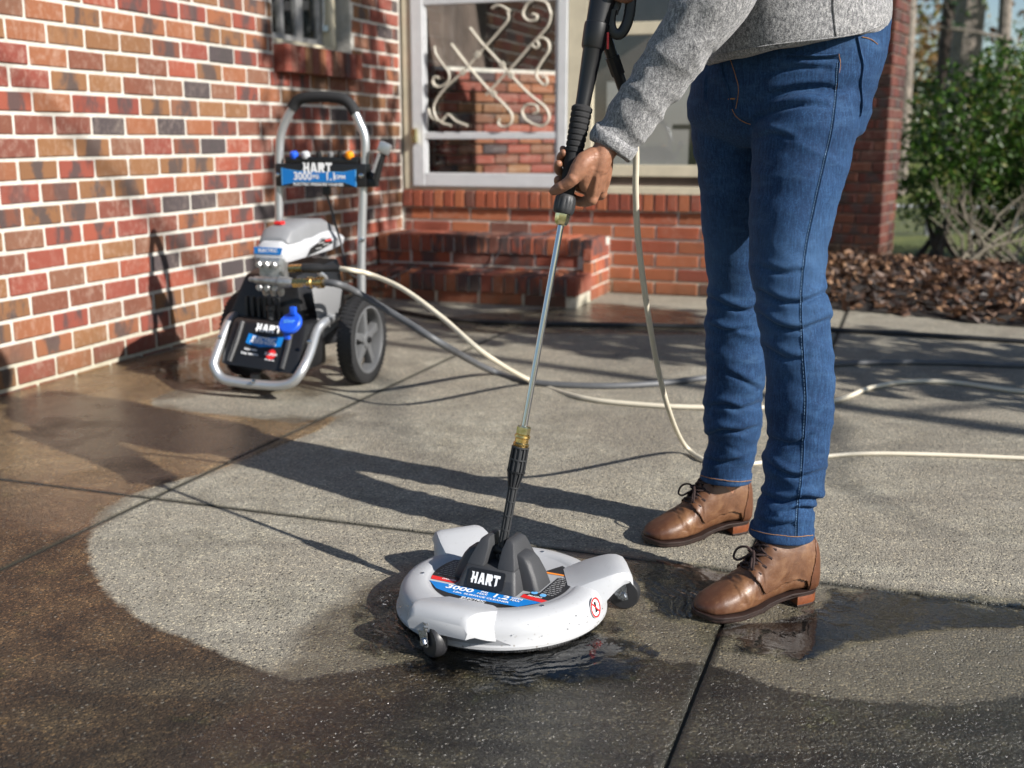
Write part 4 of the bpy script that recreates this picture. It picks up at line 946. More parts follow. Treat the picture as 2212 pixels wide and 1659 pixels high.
flat([(-.122, -.0715), (.119, -.0715), (.088, -.108), (.02, -.1115), (-.03, -.1115), (-.06, -.108), (-.09, -.1)], 'print_blue', .0003)
mb = MB(); X1, Y1 = (1, 0, 0), (0, 1, 0)
text_mb(mb, '3000', .0235, (-.048, -.0835, LZ + .0006), X1, Y1, .022, 1.25); text_mb(mb, 'PSI', .0095, (.003, -.0785, LZ + .0006), X1, Y1, .02, 1.3); text_mb(mb, 'MAX', .0085, (.003, -.0875, LZ + .0006), X1, Y1, .02, 1.2)
text_mb(mb, '1.2', .0235, (.040, -.0835, LZ + .0006), X1, Y1, .022, 1.25); text_mb(mb, 'GPM', .0095, (.072, -.0785, LZ + .0006), X1, Y1, .02, 1.2); text_mb(mb, 'MAX', .0085, (.072, -.0875, LZ + .0006), X1, Y1, .02, 1.1)
text_mb(mb, '12in. SURFACE CLEANER', .0088, (.006, -.1005, LZ + .0006), X1, Y1, .02, 1.25)
text_mb(mb, 'ELECTRIC', .0098, (.0, -.1165, LZ + .0006), X1, Y1, .02, 1.2); text_mb(mb, 'PRESSURE WASHER', .0055, (.0, -.1240, LZ + .0006), X1, Y1, .02, 1.1)
mb.build('lettering', 'print_white', lab); mb = MB(); text_mb(mb, 'DANGER', .0075, (-.088, -.0535, LZ + .0006), X1, Y1, .02); mb.build('lettering', 'print_white', lab); mb = MB(); text_mb(mb, 'PELIGRO', .0075, (.0975, -.0535, LZ + .0006), X1, Y1, .02)
mb.build('lettering', 'print_white', lab)
mb = MB()
for k in range(14):   # lines of fine print
    y = .080 - k * .0088
    for s_ in (-1, 1):
        xo = sqrt(max(0, .131 ** 2 - y * y)); xi = .074 if s_ < 0 else .101
        x = xi
        while x < xo - .004 and -.045 < y < .06:
            L = random.uniform(.004, .011); L = min(L, xo - x)
            mb.add([(s_ * x, y, LZ + .0005), (s_ * (x + L), y, LZ + .0005), (s_ * (x + L), y + .0028, LZ + .0005), (s_ * x, y + .0028, LZ + .0005)], [(0, 1, 2, 3)]); x += L + .002
mb.build('fine_print', 'print_grey', lab)
mb = MB()
for x, y, r in ((.088, -.036, .0065), (.108, -.040, .0065)): mb.lathe([(r, 0), (r, .0003)], (x, y, LZ + .0004), n=16)
mb.build('icon', 'print_lightblue', lab)
# warning roundel on the rim
ra = radians(-1.5); rc = Vector((cos(ra) * .1995, sin(ra) * .1995, .0445)); rn = Vector((cos(ra) * .965, sin(ra) * .965, .26)).normalized(); rx = Vector((-sin(ra), cos(ra), 0)); ry = rn.cross(rx); rc = rc + rn * .0022
def ring2(mb, r0, r1, n=28):
    vs = [rc + rx * (cos(2 * pi * k / n) * r) + ry * (sin(2 * pi * k / n) * r) for r in (r0, r1) for k in range(n)]
    mb.add(vs, [(k, (k + 1) % n, n + (k + 1) % n, n + k) for k in range(n)])
mb = MB(); mb.add([rc - rn * .0012 + rx * (cos(2 * pi * k / 28) * .0195) + ry * (sin(2 * pi * k / 28) * .0195) for k in range(28)], [tuple(range(28))]); rd = mb.build('warning_roundel', 'print_white', cl)
mb = MB(); ring2(mb, .0155, .019); d_ = (rx + ry).normalized(); e_ = (rx - ry).normalized(); mb.add([rc + d_ * .0015 + e_ * .016, rc - d_ * .0015 + e_ * .016, rc - d_ * .0015 - e_ * .016, rc + d_ * .0015 - e_ * .016], [(0, 1, 2, 3)]); mb.build('red_ring', 'print_red', rd)
rc2 = rc - rn * .0005
mb = MB(); mb.add([rc2 + rx * a_ + ry * b_ for a_, b_ in ((-.003, .011), (.005, .011), (.004, -.001), (.008, -.009), (-.006, -.010), (-.003, -.004))], [(0, 1, 2, 3, 4, 5)]); mb.build('foot_mark', 'print_black', rd)
# ------------------------------------------------------------------ spray gun with lance, held by the person
LA = CLP + Vector((0, .002, .122)); LB = AT(1312, -66, 2.17); LD = (LB - LA).normalized(); LLEN = (LB - LA).length
def LP(yd):
    lo, hi = -.2, LLEN * 1.4
    for _ in range(40):
        m = (lo + hi) / 2
        if proj(LA + LD * m)[1] > yd: lo = m
        else: hi = m
    return LA + LD * lo
def pxr(yd, wpx): return wpx / 2 * proj(LP(yd))[2] / FPX
def LS(yd): return (LP(yd) - LA).dot(LD)
wand = thing('pressure_gun', 'black pressure washer gun and steel lance held upright in the hand', 'spray gun', LA)
def lath(prof, mat, name, n=24, parent=wand, ang=35):
    return MB().lathe([(pxr(y, w_), LS(y)) for y, w_ in prof], LA, LD, n).build(name, mat, parent, True, True, ang=ang)
# caged black extension below the brass coupling
def cage(y0, y1, w0, w1, rings_, nrib, name):
    mb = MB(); s0, s1 = LS(y0), LS(y1); r0, r1 = pxr(y0, w0), pxr(y1, w1)
    x = LD.cross(Vector((0, 1, 0))).normalized(); yv = LD.cross(x)
    for k in range(nrib):
        a = 2 * pi * k / nrib; d = x * cos(a) + yv * sin(a); t = LD.cross(d)
        ps = []
        for s_, r in ((s0, r0), (s1, r1)):
            c_ = LA + LD * s_
            ps.append([c_ + d * r * .80 + t * .0013, c_ + d * r + t * .0011, c_ + d * r - t * .0011, c_ + d * r * .80 - t * .0013])
        mb.rings(ps)
    for k in range(rings_ + 1):
        t_ = k / rings_; s_ = lerp(s0, s1, t_); r = lerp(r0, r1, t_)
        mb.lathe([(r * .8, s_ - .0016), (r * 1.03, s_ - .0014), (r * 1.03, s_ + .0014), (r * .8, s_ + .0016)], LA, LD, 28)
    mb.lathe([(r0 * .80, s0), (r1 * .80, s1)], LA, LD, 20)
    return mb.build(name, 'dark_plastic', wand, True, True, ang=25)
cage(1205, 1052, 20, 21, 5, 8, 'lance_tube'); cage(1052, 1018, 24, 39, 1, 12, 'lance_cage'); cage(1018, 966, 39, 38, 2, 12, 'lance_cage')
lath([(966, 30), (962, 34), (958, 35), (955, 30), (947, 30), (944, 35), (940, 34), (939, 27)], 'brass', 'brass_collar', 40, ang=30)
lath([(939, 28), (937, 30), (923, 30), (920, 27)], 'brass_pale', 'brass_nut', 6, ang=20)
lath([(921, 14), (484, 14)], 'chrome', 'steel_rod', 20)
lath([(487, 18), (485, 25), (478, 31), (462, 32), (457, 28)], 'brass_pale', 'hex_fitting', 6, ang=20)
lath([(458, 33), (454, 34), (452, 30)], 'brass', 'brass_ring')
mb = MB(); rs = []   # fluted knob
x = LD.cross(Vector((0, 1, 0))).normalized(); yv = LD.cross(x)
for yd, w_, fl in ((461, 40, 0), (457, 45, .3), (450, 47, 1), (438, 47, 1), (428, 45, .6), (422, 40, 0), (419, 33, 0)):
    r = pxr(yd, w_); rs.append([LP(yd) + (x * cos(2 * pi * k / 48) + yv * sin(2 * pi * k / 48)) * r * (1 - fl * .075 * max(0, cos(2 * pi * k / 48 * 12)) ** 2) for k in range(48)])
mb.rings(rs).build('coupling_knob', 'dark_plastic', wand, True, True)
lath([(424, 30), (410, 33), (330, 36)], 'soft_grip', 'grip_core')
prof = []
for k in range(8):
    y = 330 - k * 12.5; b = lerp(40, 46, k / 7); prof += [(y, b - 3), (y - 2, b), (y - 9, b), (y - 11, b - 3)]
lath(prof + [(228, 34)], 'soft_grip', 'ribbed_grip')
lath([(232, 32), (200, 34), (110, 43), (104, 47)], 'black_plastic', 'barrel')
lath([(106, 48), (102, 52), (60, 56), (52, 55), (50, 51)], 'black_plastic', 'barrel_collar')
# body of the gun, trigger guard and hose inlet
gx = (cR - LD * cR.dot(LD)).normalized(); gy = LD.cross(gx)
g0 = LP(52); mm = lambda px: px * proj(g0)[2] / FPX
rs = []
for s_, a_, b_ in ((0, 25, 25), (40, 26, 27), (90, 27, 32), (140, 28, 40), (185, 26, 44), (210, 20, 36)):
    c_ = g0 + LD * mm(s_) + gx * mm((b_ - 25) * .6); rs.append([c_ + gx * (cos(t) * mm(b_)) + gy * (sin(t) * mm(a_) * .8) for t in [2 * pi * k / 20 for k in range(20)]])
MB().rings(rs).build('gun_body', 'black_plastic', wand, True, True, ang=50)
gd = [AT(x, y, 2.16) for x, y in [(1322, 20), (1318, 45), (1322, 66), (1333, 74), (1345, 68), (1356, 45), (1362, 10), (1362, -40), (1352, -80)]]
mb = MB(); mb.tube(spline(gd, 6), mm(7), 8, flat=1.7); mb.build('trigger_guard', 'black_plastic', wand, True, True)
mb = MB(); mb.tube(spline([AT(x, y, 2.165) for x, y in [(1332, -70), (1338, -30), (1334, 5), (1326, 30)]], 5), mm(6), 8, flat=1.5); mb.build('trigger', 'dark_plastic', wand, True, True)
mb = MB(); i0, i1, i2 = AT(1306, 70, 2.19), AT(1322, 122, 2.20), AT(1352, 208, 2.215); mb.tube([i0, i1], mm(13), 12); mb.tube([i1, i1.lerp(i2, .45)], mm(16), 10); mb.tube([i1.lerp(i2, .45), i2], mm(12.5), 12); mb.build('hose_inlet', 'black_plastic', wand, True, True)
o = MB(); o.box(AT(1313, 88, 2.145), (.004, .003, .03)); o.build('warning_strip', 'print_red', wand, world=True)
# ------------------------------------------------------------------ pressure washer
WYAW = radians(-17); WO = Vector((-.833, 4.217, 0))
pw = thing('pressure_washer', 'electric pressure washer with silver tube frame and white motor hood by the wall', 'pressure washer', WO, WYAW)
WMI = WM[pw].inverted(); WR = Matrix.Rotation(WYAW, 3, 'Z'); wback = WR @ Vector((0, 1, 0))
def WL(x, y, Yl):
    return WMI @ PL(x, y, WO + wback * Yl, wback)
X1, Y1, Z1 = Vector((1, 0, 0)), Vector((0, 1, 0)), Vector((0, 0, 1))
# frame: handle hoop, grip, U-shaped front bar
hb = [WL(603, 560, .05), WL(603, 475, .05), WL(603, 399, .05), WL(605, 305, .05), WL(618, 259, .05), WL(634, 230, .05)]
hr = [WL(766, 243, .05), WL(775, 262, .05), WL(789, 305, .05), WL(785, 399, .05), WL(781, 543, .05), WL(781, 640, .05)]
mb = MB(); mb.tube(spline(hb, 6), .0165, 14); mb.tube(spline(hr, 6), .0165, 14); hoop = mb.build('handle_tube', 'silver_paint', pw, True)
mb = MB(); mb.tube(spline([WL(631, 234, .05), WL(640, 220, .05), WL(656, 212, .05), WL(694, 209, .05), WL(737, 213, .05), WL(757, 226, .05), WL(768, 246, .05)], 6), .0205, 14); mb.build('handle_grip', 'soft_grip', pw, True)
fb = [WL(520, 680, -.16), WL(506, 683, -.20), WL(492, 700, -.25), WL(466, 770, -.35), WL(463, 792, -.37), WL(480, 817, -.375), WL(515, 826, -.375), WL(550, 830, -.375), WL(600, 833, -.375), WL(632, 825, -.375), WL(652, 800, -.36), WL(669, 763, -.30), WL(684, 716, -.22), WL(700, 697, -.17), WL(725, 684, -.06)]
mb = MB(); mb.tube(spline(fb, 6), .0175, 14); mb.build('front_bar', 'silver_paint', pw, True)
for x, y, Yl in ((476, 728, -.37), (548, 824, -.395), (668, 738, -.33)):
    mb = MB(); mb.lathe([(.008, 0), (.007, -.006), (.003, -.008)], WL(x, y, Yl), (0, 1, 0), 10); mb.build('screw', 'chrome', pw, True)
f0 = WMI @ G(547, 838); mb = MB(); mb.lathe([(.020, 0), (.022, .01), (.017, .05)], (f0.x, f0.y + .02, 0), n=16); mb.build('rubber_foot', 'hub_grey', pw, True)
# wheels
def wheel(x, s_):
    e = part_empty('wheel', pw); c = Vector((x, 0, .166)); R = .165
    mb = MB(); mb.lathe([(.122, -.028), (.148, -.032), (.160, -.028), (.1635, -.017), (.165, 0), (.1635, .017), (.160, .028), (.148, .032), (.122, .028)], c, (1, 0, 0), 56, cap=False)
    for k in range(56):
        for side in (-1, 1):
            a = 2 * pi * (k + .25 * side) / 56; d = Vector((0, cos(a), sin(a))); t = Vector((0, -sin(a), cos(a)))
            mb.box(c + d * .1635 + X1 * (side * .018), (.022, .009, .0045), Matrix((X1, t, d)).transposed())
    mb.build('tyre', 'black_rubber', e, True)
    mb = MB(); mb.lathe([(.123, -.026), (.128, .030), (.120, .031), (.114, .020), (.112, -.02)], c, (s_, 0, 0), 48, cap=False)
    mb.lathe([(.034, -.02), (.034, .022), (.026, .026), (.012, .026), (.012, .02)], c, (s_, 0, 0), 24)
    for k in range(5):
        a = 2 * pi * k / 5 + .3; d = Vector((0, cos(a), sin(a))); t = Vector((0, -sin(a), cos(a))); p0 = c + d * .022; p1 = c + d * .118; rs = []
        for p_, w_, h_ in ((p0, .022, .020), (p0.lerp(p1, .5), .015, .016), (p1, .020, .014)):
            rs.append([p_ + t * (w_ * a_) + X1 * (s_ * b_) for a_, b_ in ((-1, -.012), (-.8, h_), (.8, h_), (1, -.012))])
        mb.rings(rs)
    mb.build('rim', 'wheel_grey', e, True, bevel=.002)
    mb = MB(); mb.lathe([(.012, .02), (.011, .034), (.006, .036)], c, (s_, 0, 0), 12); mb.build('axle_cap', 'black_plastic', e, True)
wheel(.28, 1); wheel(-.205, -1)
mb = MB(); mb.tube([(-.30, 0, .166), (.30, 0, .166)], .009, 10); mb.build('axle', 'zinc', pw, True)
# chassis
mb = MB(); xl, xr = WL(545, 620, -.14).x, WL(640, 620, -.14).x
mb.add([(xl - .11, -.22, .18), (xr + .07, -.22, .16), (xr + .11, .10, .14), (xl - .10, .10, .14), (xl - .01, -.17, .42), (xr + .02, -.17, .42), (xr + .06, .10, .46), (xl - .02, .10, .46)], [(3, 2, 1, 0), (4, 5, 6, 7), (0, 1, 5, 4), (1, 2, 6, 5), (2, 3, 7, 6), (3, 0, 4, 7)])
mb.build('chassis', 'black_plastic', pw, True, bevel=.015, ang=45)
mb = MB()
for k in range(6): mb.box((xl + .02 + k * .025, -.215, .30), (.010, .02, .09))
mb.build('vent_rib', 'dark_plastic', pw, bevel=.002)
mb = MB(); a = WL(672, 620, -.18); mb.add([a + Vector(q_) for q_ in ((0, 0, 0), (.07, .12, .0), (.05, .10, -.16), (.02, .02, -.2), (.0, .03, 0), (.05, .14, 0), (.04, .12, -.15), (.015, .05, -.18))], [(0, 1, 2, 3), (7, 6, 5, 4), (0, 4, 5, 1), (1, 5, 6, 2), (2, 6, 7, 3), (3, 7, 4, 0)]); mb.build('side_bracket', 'hub_grey', pw, True, bevel=.006)
# motor hood: white shell with grey lid
x0, x1 = WL(552, 545, -.24).x, WL(621, 545, -.24).x; zf0, zf1 = WL(580, 566, -.24).z, WL(590, 521, -.24).z; yb = .12
rs = []
for yy, dx, zt, zb in ((-.262, -.012, zf1 - .03, zf0 + .015), (-.245, 0, zf1 - .004, zf0), (-.12, .012, zf1 + .020, zf0 + .008), (.08, .02, zf1 + .024, zf0 + .018), (.19, .012, zf1 + .006, zf0 + .03), (.235, -.01, zf1 - .04, zf0 + .05)):
    a_, b_ = x0 - dx, x1 + dx; rs.append([Vector(p_) for p_ in ((a_, yy, zb), (b_, yy, zb), (b_ + .006, yy, lerp(zb, zt, .5)), (b_ - .012, yy, zt - .012), (b_ - .03, yy, zt), (a_ + .03, yy, zt), (a_ + .012, yy, zt - .012), (a_ - .006, yy, lerp(zb, zt, .5)))])
MB().rings(rs).build('motor_hood', 'white_plastic', pw, True, bevel=.006, ang=40)
rs = []
for yy, k, zt in ((-.225, .62, zf1 + .012), (-.19, .72, zf1 + .045), (-.06, .80, zf1 + .066), (.08, .78, zf1 + .060), (.18, .62, zf1 + .030)):
    m_ = (x0 + x1) / 2; h_ = (x1 - x0) / 2 * k + .012; rs.append([Vector(p_) for p_ in ((m_ - h_ - .01, yy, zf1 - .01), (m_ + h_ + .01, yy, zf1 - .01), (m_ + h_, yy, zt - .012), (m_ + h_ - .022, yy, zt), (m_ - h_ + .022, yy, zt), (m_ - h_, yy, zt - .012))])
lid = MB().rings(rs).build('hood_lid', 'grey_plastic', pw, True, bevel=.005, ang=40)
mb = MB(); mb.box(((x0 + x1) / 2 - .012, -.15, zf1 + .058), (.03, .03, .012), None, .003); mb.build('switch', 'print_red', pw)
mb = MB(); m_ = (x0 + x1) / 2; zz = (zf0 + zf1) / 2 + .006
fl_ = lambda x, z: Vector((x, -.2642 + (z - zz) * .0, z))
mb.add([Vector((m_ - .055, -.2645, zz - .012)), Vector((m_ + .050, -.2645, zz - .014)), Vector((m_ + .058, -.2645, zz + .010)), Vector((m_ - .055, -.2645, zz + .012))], [(0, 1, 2, 3)]); pl_ = mb.build('hood_label', 'print_blue', pw)
text_mb(MB(), 'ELECTRIC', .016, (m_, -.2650, zz), X1, Z1, .02, 1.1).build('lettering', 'print_white', pl_)
sx = x1 + .0275
mb = MB(); mb.add([Vector((sx, y, z)) for y, z in ((-.13, zf0 + .018), (-.02, zf0 + .03), (.07, zf0 + .045), (.05, zf1 - .008), (-.03, zf1 - .012), (-.10, zf1 - .03))], [tuple(range(6))]); sl_ = mb.build('side_label', 'print_black', pw)
mb = MB()
for k in range(5): mb.box((sx + .0006, -.05 + (k % 2) * .05 + .01 * k, zf0 + .035 + k * .009), (.0006, .05, .004))
mb.build('fine_print', 'print_grey', sl_); mb = MB(); mb.box((sx + .0006, .03, zf1 - .016), (.0006, .05, .008)); mb.build('warning_strip', 'print_red', sl_)
# pump with couplings
def P(x, y, Yl=-.26): return WL(x, y, Yl)
mb = MB(); c = P(592, 590); mb.box(c, (.085, .07, .11), None, .012)
for dx in (-.03, 0, .03): mb.lathe([(.014, 0), (.014, .02), (.009, .026)], c + Vector((dx, -.035, -.045)), (0, -1, 0), 10); mb.lathe([(.013, 0), (.013, .02), (.008, .025)], c + Vector((dx, -.035, .035)), (0, -1, 0), 6); mb.lathe([(.013, 0), (.013, .02), (.008, .03)], c + Vector((dx, -.01, -.05)), (0, 0, -1), 8)
mb.build('pump', 'cast_metal', pw, True)
d1 = (P(632, 611) - P(540, 603)).normalized(); a = P(538, 603, -.31); b = P(634, 611, -.31)
mb = MB(); L = (b - a).length; mb.lathe([(.006, 0), (.009, .004), (.009, .02), (.013, .024), (.013, .045), (.016, .05), (.016, L - .06), (.020, L - .055), (.020, L - .02), (.014, L)], a, d1, 14); mb.build('inlet_pipe', 'cast_metal', pw, True)
b2 = P(664, 611, -.31); mb = MB(); mb.lathe([(.017, 0), (.017, (b2 - b).length)], b, (b2 - b).normalized(), 6); mb.build('brass_coupling', 'brass', pw, True)
b3 = P(698, 610, -.31); mb = MB(); L = (b3 - b2).length; mb.lathe([(.016, 0), (.021, .004), (.021, L * .3), (.017, L * .35), (.017, L * .6), (.021, L * .65), (.021, L)], b2, (b3 - b2).normalized(), 12); mb.build('brass_nut', 'brass', pw, True)
c1 = P(625, 580, -.30); c2 = P(655, 579, -.30); c3 = P(735, 580, -.30); mb = MB(); mb.tube([c1, c2], .014, 10); mb.build('outlet_fitting', 'brass', pw, True)
mb = MB(); mb.tube([c2, c2.lerp(c3, .45), c2.lerp(c3, .5), c3], [.017, .017, .013, .012], 12); mb.build('hose_sleeve', 'black_rubber', pw, True)
mb = MB(); mb.tube(spline([P(688, 588, -.27), P(702, 598, -.24), P(706, 612, -.22)], 6), .008, 8); mb.build('bail_wire', 'silver_paint', pw, True)
# detergent tank
TL, TR, BR_, BL = WL(503, 686, -.27), WL(662, 700, -.27), WL(642, 812, -.36), WL(472, 786, -.36)
bk = Vector((0, .20, 0)); front = [BL, BR_, TR, TL]
mb = MB(); mb.add([*front, *[Vector((p_.x, -.12, p_.z)) for p_ in front]], [(0, 1, 2, 3), (7, 6, 5, 4), (0, 4, 5, 1), (1, 5, 6, 2), (2, 6, 7, 3), (3, 7, 4, 0)])
tank = mb.build('detergent_tank', 'black_plastic', pw, True, bevel=.018, ang=45)
tx = (BR_ - BL).normalized(); ty = ((TL + TR) / 2 - (BL + BR_) / 2); ty = (ty - tx * ty.dot(tx)).normalized(); tn = tx.cross(ty)
def tp(u_, v_): return BL.lerp(BR_, u_).lerp(TL.lerp(TR, u_), v_) + tn * .0035
for u_ in (.13, .80):
    mb = MB(); mb.tube([tp(u_, .08), tp(u_ + .02, .5), tp(u_ + .02, .93)], .010, 8); mb.build('tank_rib', 'dark_plastic', tank, True)
mb = MB(); mb.add([tp(*q_) for q_ in ((.27, .50), (.46, .445), (.73, .50), (.75, .70), (.50, .645), (.28, .70))], [tuple(range(6))]); tl_ = mb.build('tank_label', 'print_blue', tank)
mb = MB(); text_mb(mb, 'ELECTRIC', .022, tp(.5, .60) + tn * .001, tx, ty, .02, 1.0); text_mb(mb, 'PRESSURE WASHER', .012, tp(.5, .53) + tn * .001, tx, ty, .02, 1.0)
mb.build('lettering', 'print_white', tank); mb = MB(); logo_mb(mb, tp(.53, .83) + tn * .001, tx, ty, .105, .030); mb.build('lettering', 'print_white', tank); mb = MB()
text_mb(mb, 'Automatic', .012, tp(.36, .38) + tn * .001, tx, ty, .02); text_mb(mb, 'Soap Injection', .012, tp(.36, .29) + tn * .001, tx, ty, .02); mb.build('lettering', 'print_white', tank); mb = MB(); text_mb(mb, 'BLEACH', .013, tp(.63, .33) + tn * .0016, tx, ty, .02); text_mb(mb, 'Do not use', .008, tp(.63, .22) + tn * .001, tx, ty, .02)
mb.build('lettering', 'print_white', tank)
mb = MB(); mb.add([tp(.63, .33) + tn * .0008 + (tx * cos(2 * pi * k / 20) + ty * sin(2 * pi * k / 20)) * .019 for k in range(20)], [tuple(range(20))]); mb.build('red_dot', 'print_red', tank)
cc = WL(627, 698, -.36); cn = Vector((-.1, -.75, .65)).normalized()
mb = MB(); mb.lathe([(.040, -.012), (.043, -.006), (.043, .004), (.039, .008), (.0, .009)], cc, cn, 28); cax = cn.cross(Vector((1, 0, 0))).normalized(); mb.box(cc + Vector((.008, .01, .042)), (.022, .016, .03), None, .004); mb.box(cc + Vector((-.008, -.012, -.046)), (.022, .016, .02), None, .004)
cap = mb.build('soap_cap', 'blue_plastic', tank, True); text_mb(MB(), 'SOAP', .017, cc + cn * .0096, (1, 0, .05), cn.cross(Vector((1, 0, .05))), .02).build('lettering', 'print_lightblue', cap)
mb = MB(); mb.lathe([(.014, 0), (.013, .03), (.017, .034), (.017, .05)], WL(586, 690, -.25), (0, 0, 1), 12); mb.build('vent_stub', 'dark_plastic', tank, True)
# control panel across the handle
q0, q1, q2, q3 = WL(593, 350, .02), WL(790, 357, .02), WL(790, 406, .02), WL(593, 401, .02)
pz0, pz1 = (q3.z + q2.z) / 2, (q0.z + q1.z) / 2; px0, px1 = q0.x, q1.x
mb = MB(); mb.box(((px0 + px1) / 2, .045, (pz0 + pz1) / 2), (px1 - px0, .05, pz1 - pz0), None, .006); pan = mb.build('panel', 'black_plastic', pw, True, ang=40)
py = .0195; PX = lambda u_: lerp(px0, px1, u_); PZ = lambda v_: lerp(pz0, pz1, v_)
def bow(k, mat, dy): 
    pts_ = [(.085 - k, .06 - k), (.245, .22 - k * 2), (.76, .22 - k * 2), (.885 + k, .02 - k), (.885 + k, .76 + k), (.76, .63 + k * 2), (.245, .66 + k * 2), (.085 - k, .80 + k)]
    return MB().add([Vector((PX(a_), py - dy, PZ(b_))) for a_, b_ in pts_], [tuple(range(8))]).build('print', mat, pan)
bow(.012, 'print_lightblue', .0004); bow(0, 'print_blue', .0008)
mb = MB(); logo_mb(mb, (PX(.48), py - .0008, PZ(.83)), X1, Z1, .125, .036); text_mb(mb, '3000', .040, (PX(.31), py - .0012, PZ(.44)), X1, Z1, .02, .95); text_mb(mb, 'PSI', .020, (PX(.455), py - .0012, PZ(.42)), X1, Z1, .02, 1.1); text_mb(mb, '1.1', .040, (PX(.62), py - .0012, PZ(.44)), X1, Z1, .02, .95); text_mb(mb, 'GPM', .020, (PX(.72), py - .0012, PZ(.42)), X1, Z1, .02, 1.1)
text_mb(mb, 'ELECTRIC PRESSURE WASHER', .0135, (PX(.48), py - .0008, PZ(.10)), X1, Z1, .02, 1.15); mb.build('lettering', 'print_white', pan)
for u_, v_ in ((.035, .5), (.955, .5)):
    mb = MB(); mb.lathe([(.010, 0), (.009, .007), (.004, .009)], (PX(u_), py, PZ(v_)), (0, -1, 0), 12); mb.build('screw', 'chrome', pan, True)
mb = MB(); mb.box(((px0 + px1) / 2, .05, pz1 + .012), ((px1 - px0) * .8, .04, .026), None, .006); mb.build('nozzle_tray', 'black_plastic', pan, True)
for u_, m_ in ((.195, 'blue_plastic'), (.325, 'white_plastic'), (.47, 'black_plastic'), (.60, 'hub_grey'), (.70, 'black_plastic'), (.805, 'orange_plastic')):
    mb = MB(); r = .016 if 'black' not in m_ and 'hub' not in m_ else .011; mb.lathe([(r * .6, 0), (r, .008), (r * 1.05, .020), (r * .8, .030), (r * .4, .032)], (PX(u_), .045, pz1 + .014), (0, -.35, 1), 14); mb.build('spray_nozzle', m_, pan, True)
mb = MB(); mb.box((PX(.53), .05, pz0 - .016), (.028, .028, .032), None, .006); mb.build('cord_plug', 'black_plastic', pw, True)
mb = MB(); mb.tube([WL(795, 400, .05), WL(806, 372, .05), WL(812, 388, .03), WL(826, 332, .03)], .014, 10); mb.box(WL(802, 395, .05), (.05, .04, .03), None, .006); hk = mb.build('gun_holster', 'black_plastic', pw, True)
mb = MB(); mb.tube([WL(806, 372, .02), WL(820, 332, .02)], .008, 8); mb.box(WL(831, 320, .03), (.045, .03, .04), Matrix.Rotation(.4, 3, 'Y'), .008); mb.build('holster_lever', 'silver_paint', hk, True)
mb = MB(); mb.box(WL(781, 518, .035), (.016, .02, .016), None, .004); mb.build('frame_bolt', 'zinc', pw, True)
# ------------------------------------------------------------------ hoses and cord
def WP(v_): return WM[pw] @ v_
def hose(name, label, pts_, r, mat, n=8, kind='hose', seg=8):
    mb = MB(); mb.tube(spline(pts_, seg), r, n); o = mb.build(name, mat, None, True, ang=180); return tag(o, label, kind)
g = lambda x, y, z: G(x, y, z)
r1 = .0088
hose('cream_hose', 'cream high pressure hose running from the washer pump across the drive', [WP(c3), WP(c3) + Vector((.05, -.02, -.005)), AT(800, 593, 3.90), AT(870, 624, 3.80), AT(955, 686, 3.66), AT(1050, 766, 3.56), g(1150, 824, r1 + .004), g(1260, 860, r1), g(1400, 875, r1), g(1520, 880, r1), g(1660, 880, r1), g(1800, 866, r1), g(1880, 838, r1), g(1960, 825, r1), g(2060, 826, r1), g(2212, 846, r1), g(2420, 850, r1), g(2900, 830, r1)], r1, 'cream_hose', 10)
r2 = .0105
hose('garden_hose', 'thick grey water hose from the brass inlet across the drive', [WP(b3), WP(b3) + Vector((.06, -.02, -.005)), AT(775, 634, 3.93), AT(870, 690, 3.82), AT(960, 746, 3.78), g(1060, 800, .02), g(1150, 826, r2), g(1290, 834, r2), g(1420, 829, r2), g(1520, 817, r2), g(1660, 800, r2), g(1800, 787, r2), g(1920, 783, r2), g(2060, 784, r2), g(2212, 790, r2), g(2600, 800, r2)], .0125, 'grey_hose', 10)
hose('garden_hose', 'black hose lying on the shaded concrete before the steps', [g(760, 640, r2), g(830, 664, r2), g(900, 680, r2), g(1000, 692, r2), g(1140, 698, r2), g(1290, 701, r2), g(1400, 703, r2), g(1530, 706, r2), g(1680, 707, r2), g(1800, 713, r2), g(2000, 724, r2), g(2212, 738, r2), g(2600, 765, r2)], .0125, 'black_hose', 8)
hose('power_cord', 'thin black power cord trailing up over the brick steps', [WP(Vector((PX(.53), .05, pz0 - .03))), WP(WL(735, 520, .12)), WP(WL(755, 590, .12)), AT(800, 602, 4.8), AT(845, 600, 5.4), AT(895, 575, 5.9), H(.30, -.60, .172), H(.55, -.52, .174), H(.75, -.44, .19), H(.85, -.38, .362), H(1.0, -.25, .360), H(1.1, -.03, .42), H(1.12, -.025, .60), H(1.13, -.012, .62)], .0045, 'cord_black', 6, 'cord')
hp = [i2, AT(1366, 250, 2.24), AT(1374, 330, 2.27), AT(1373, 410, 2.30), AT(1378, 510, 2.36), AT(1394, 640, 2.45), AT(1418, 780, 2.57), AT(1446, 890, 2.70), g(1478, 960, .035), g(1520, 993, .0085), g(1580, 1004, .0065), g(1640, 1000, .0065), g(1780, 986, .0065), g(1860, 980, .0065), g(1980, 981, .0065), g(2212, 990, .0065), g(2600, 1010, .0065)]
hose('cream_hose', 'cream hose hanging from the spray gun and looping behind the boots', hp, .0066, 'cream_hose', 10)
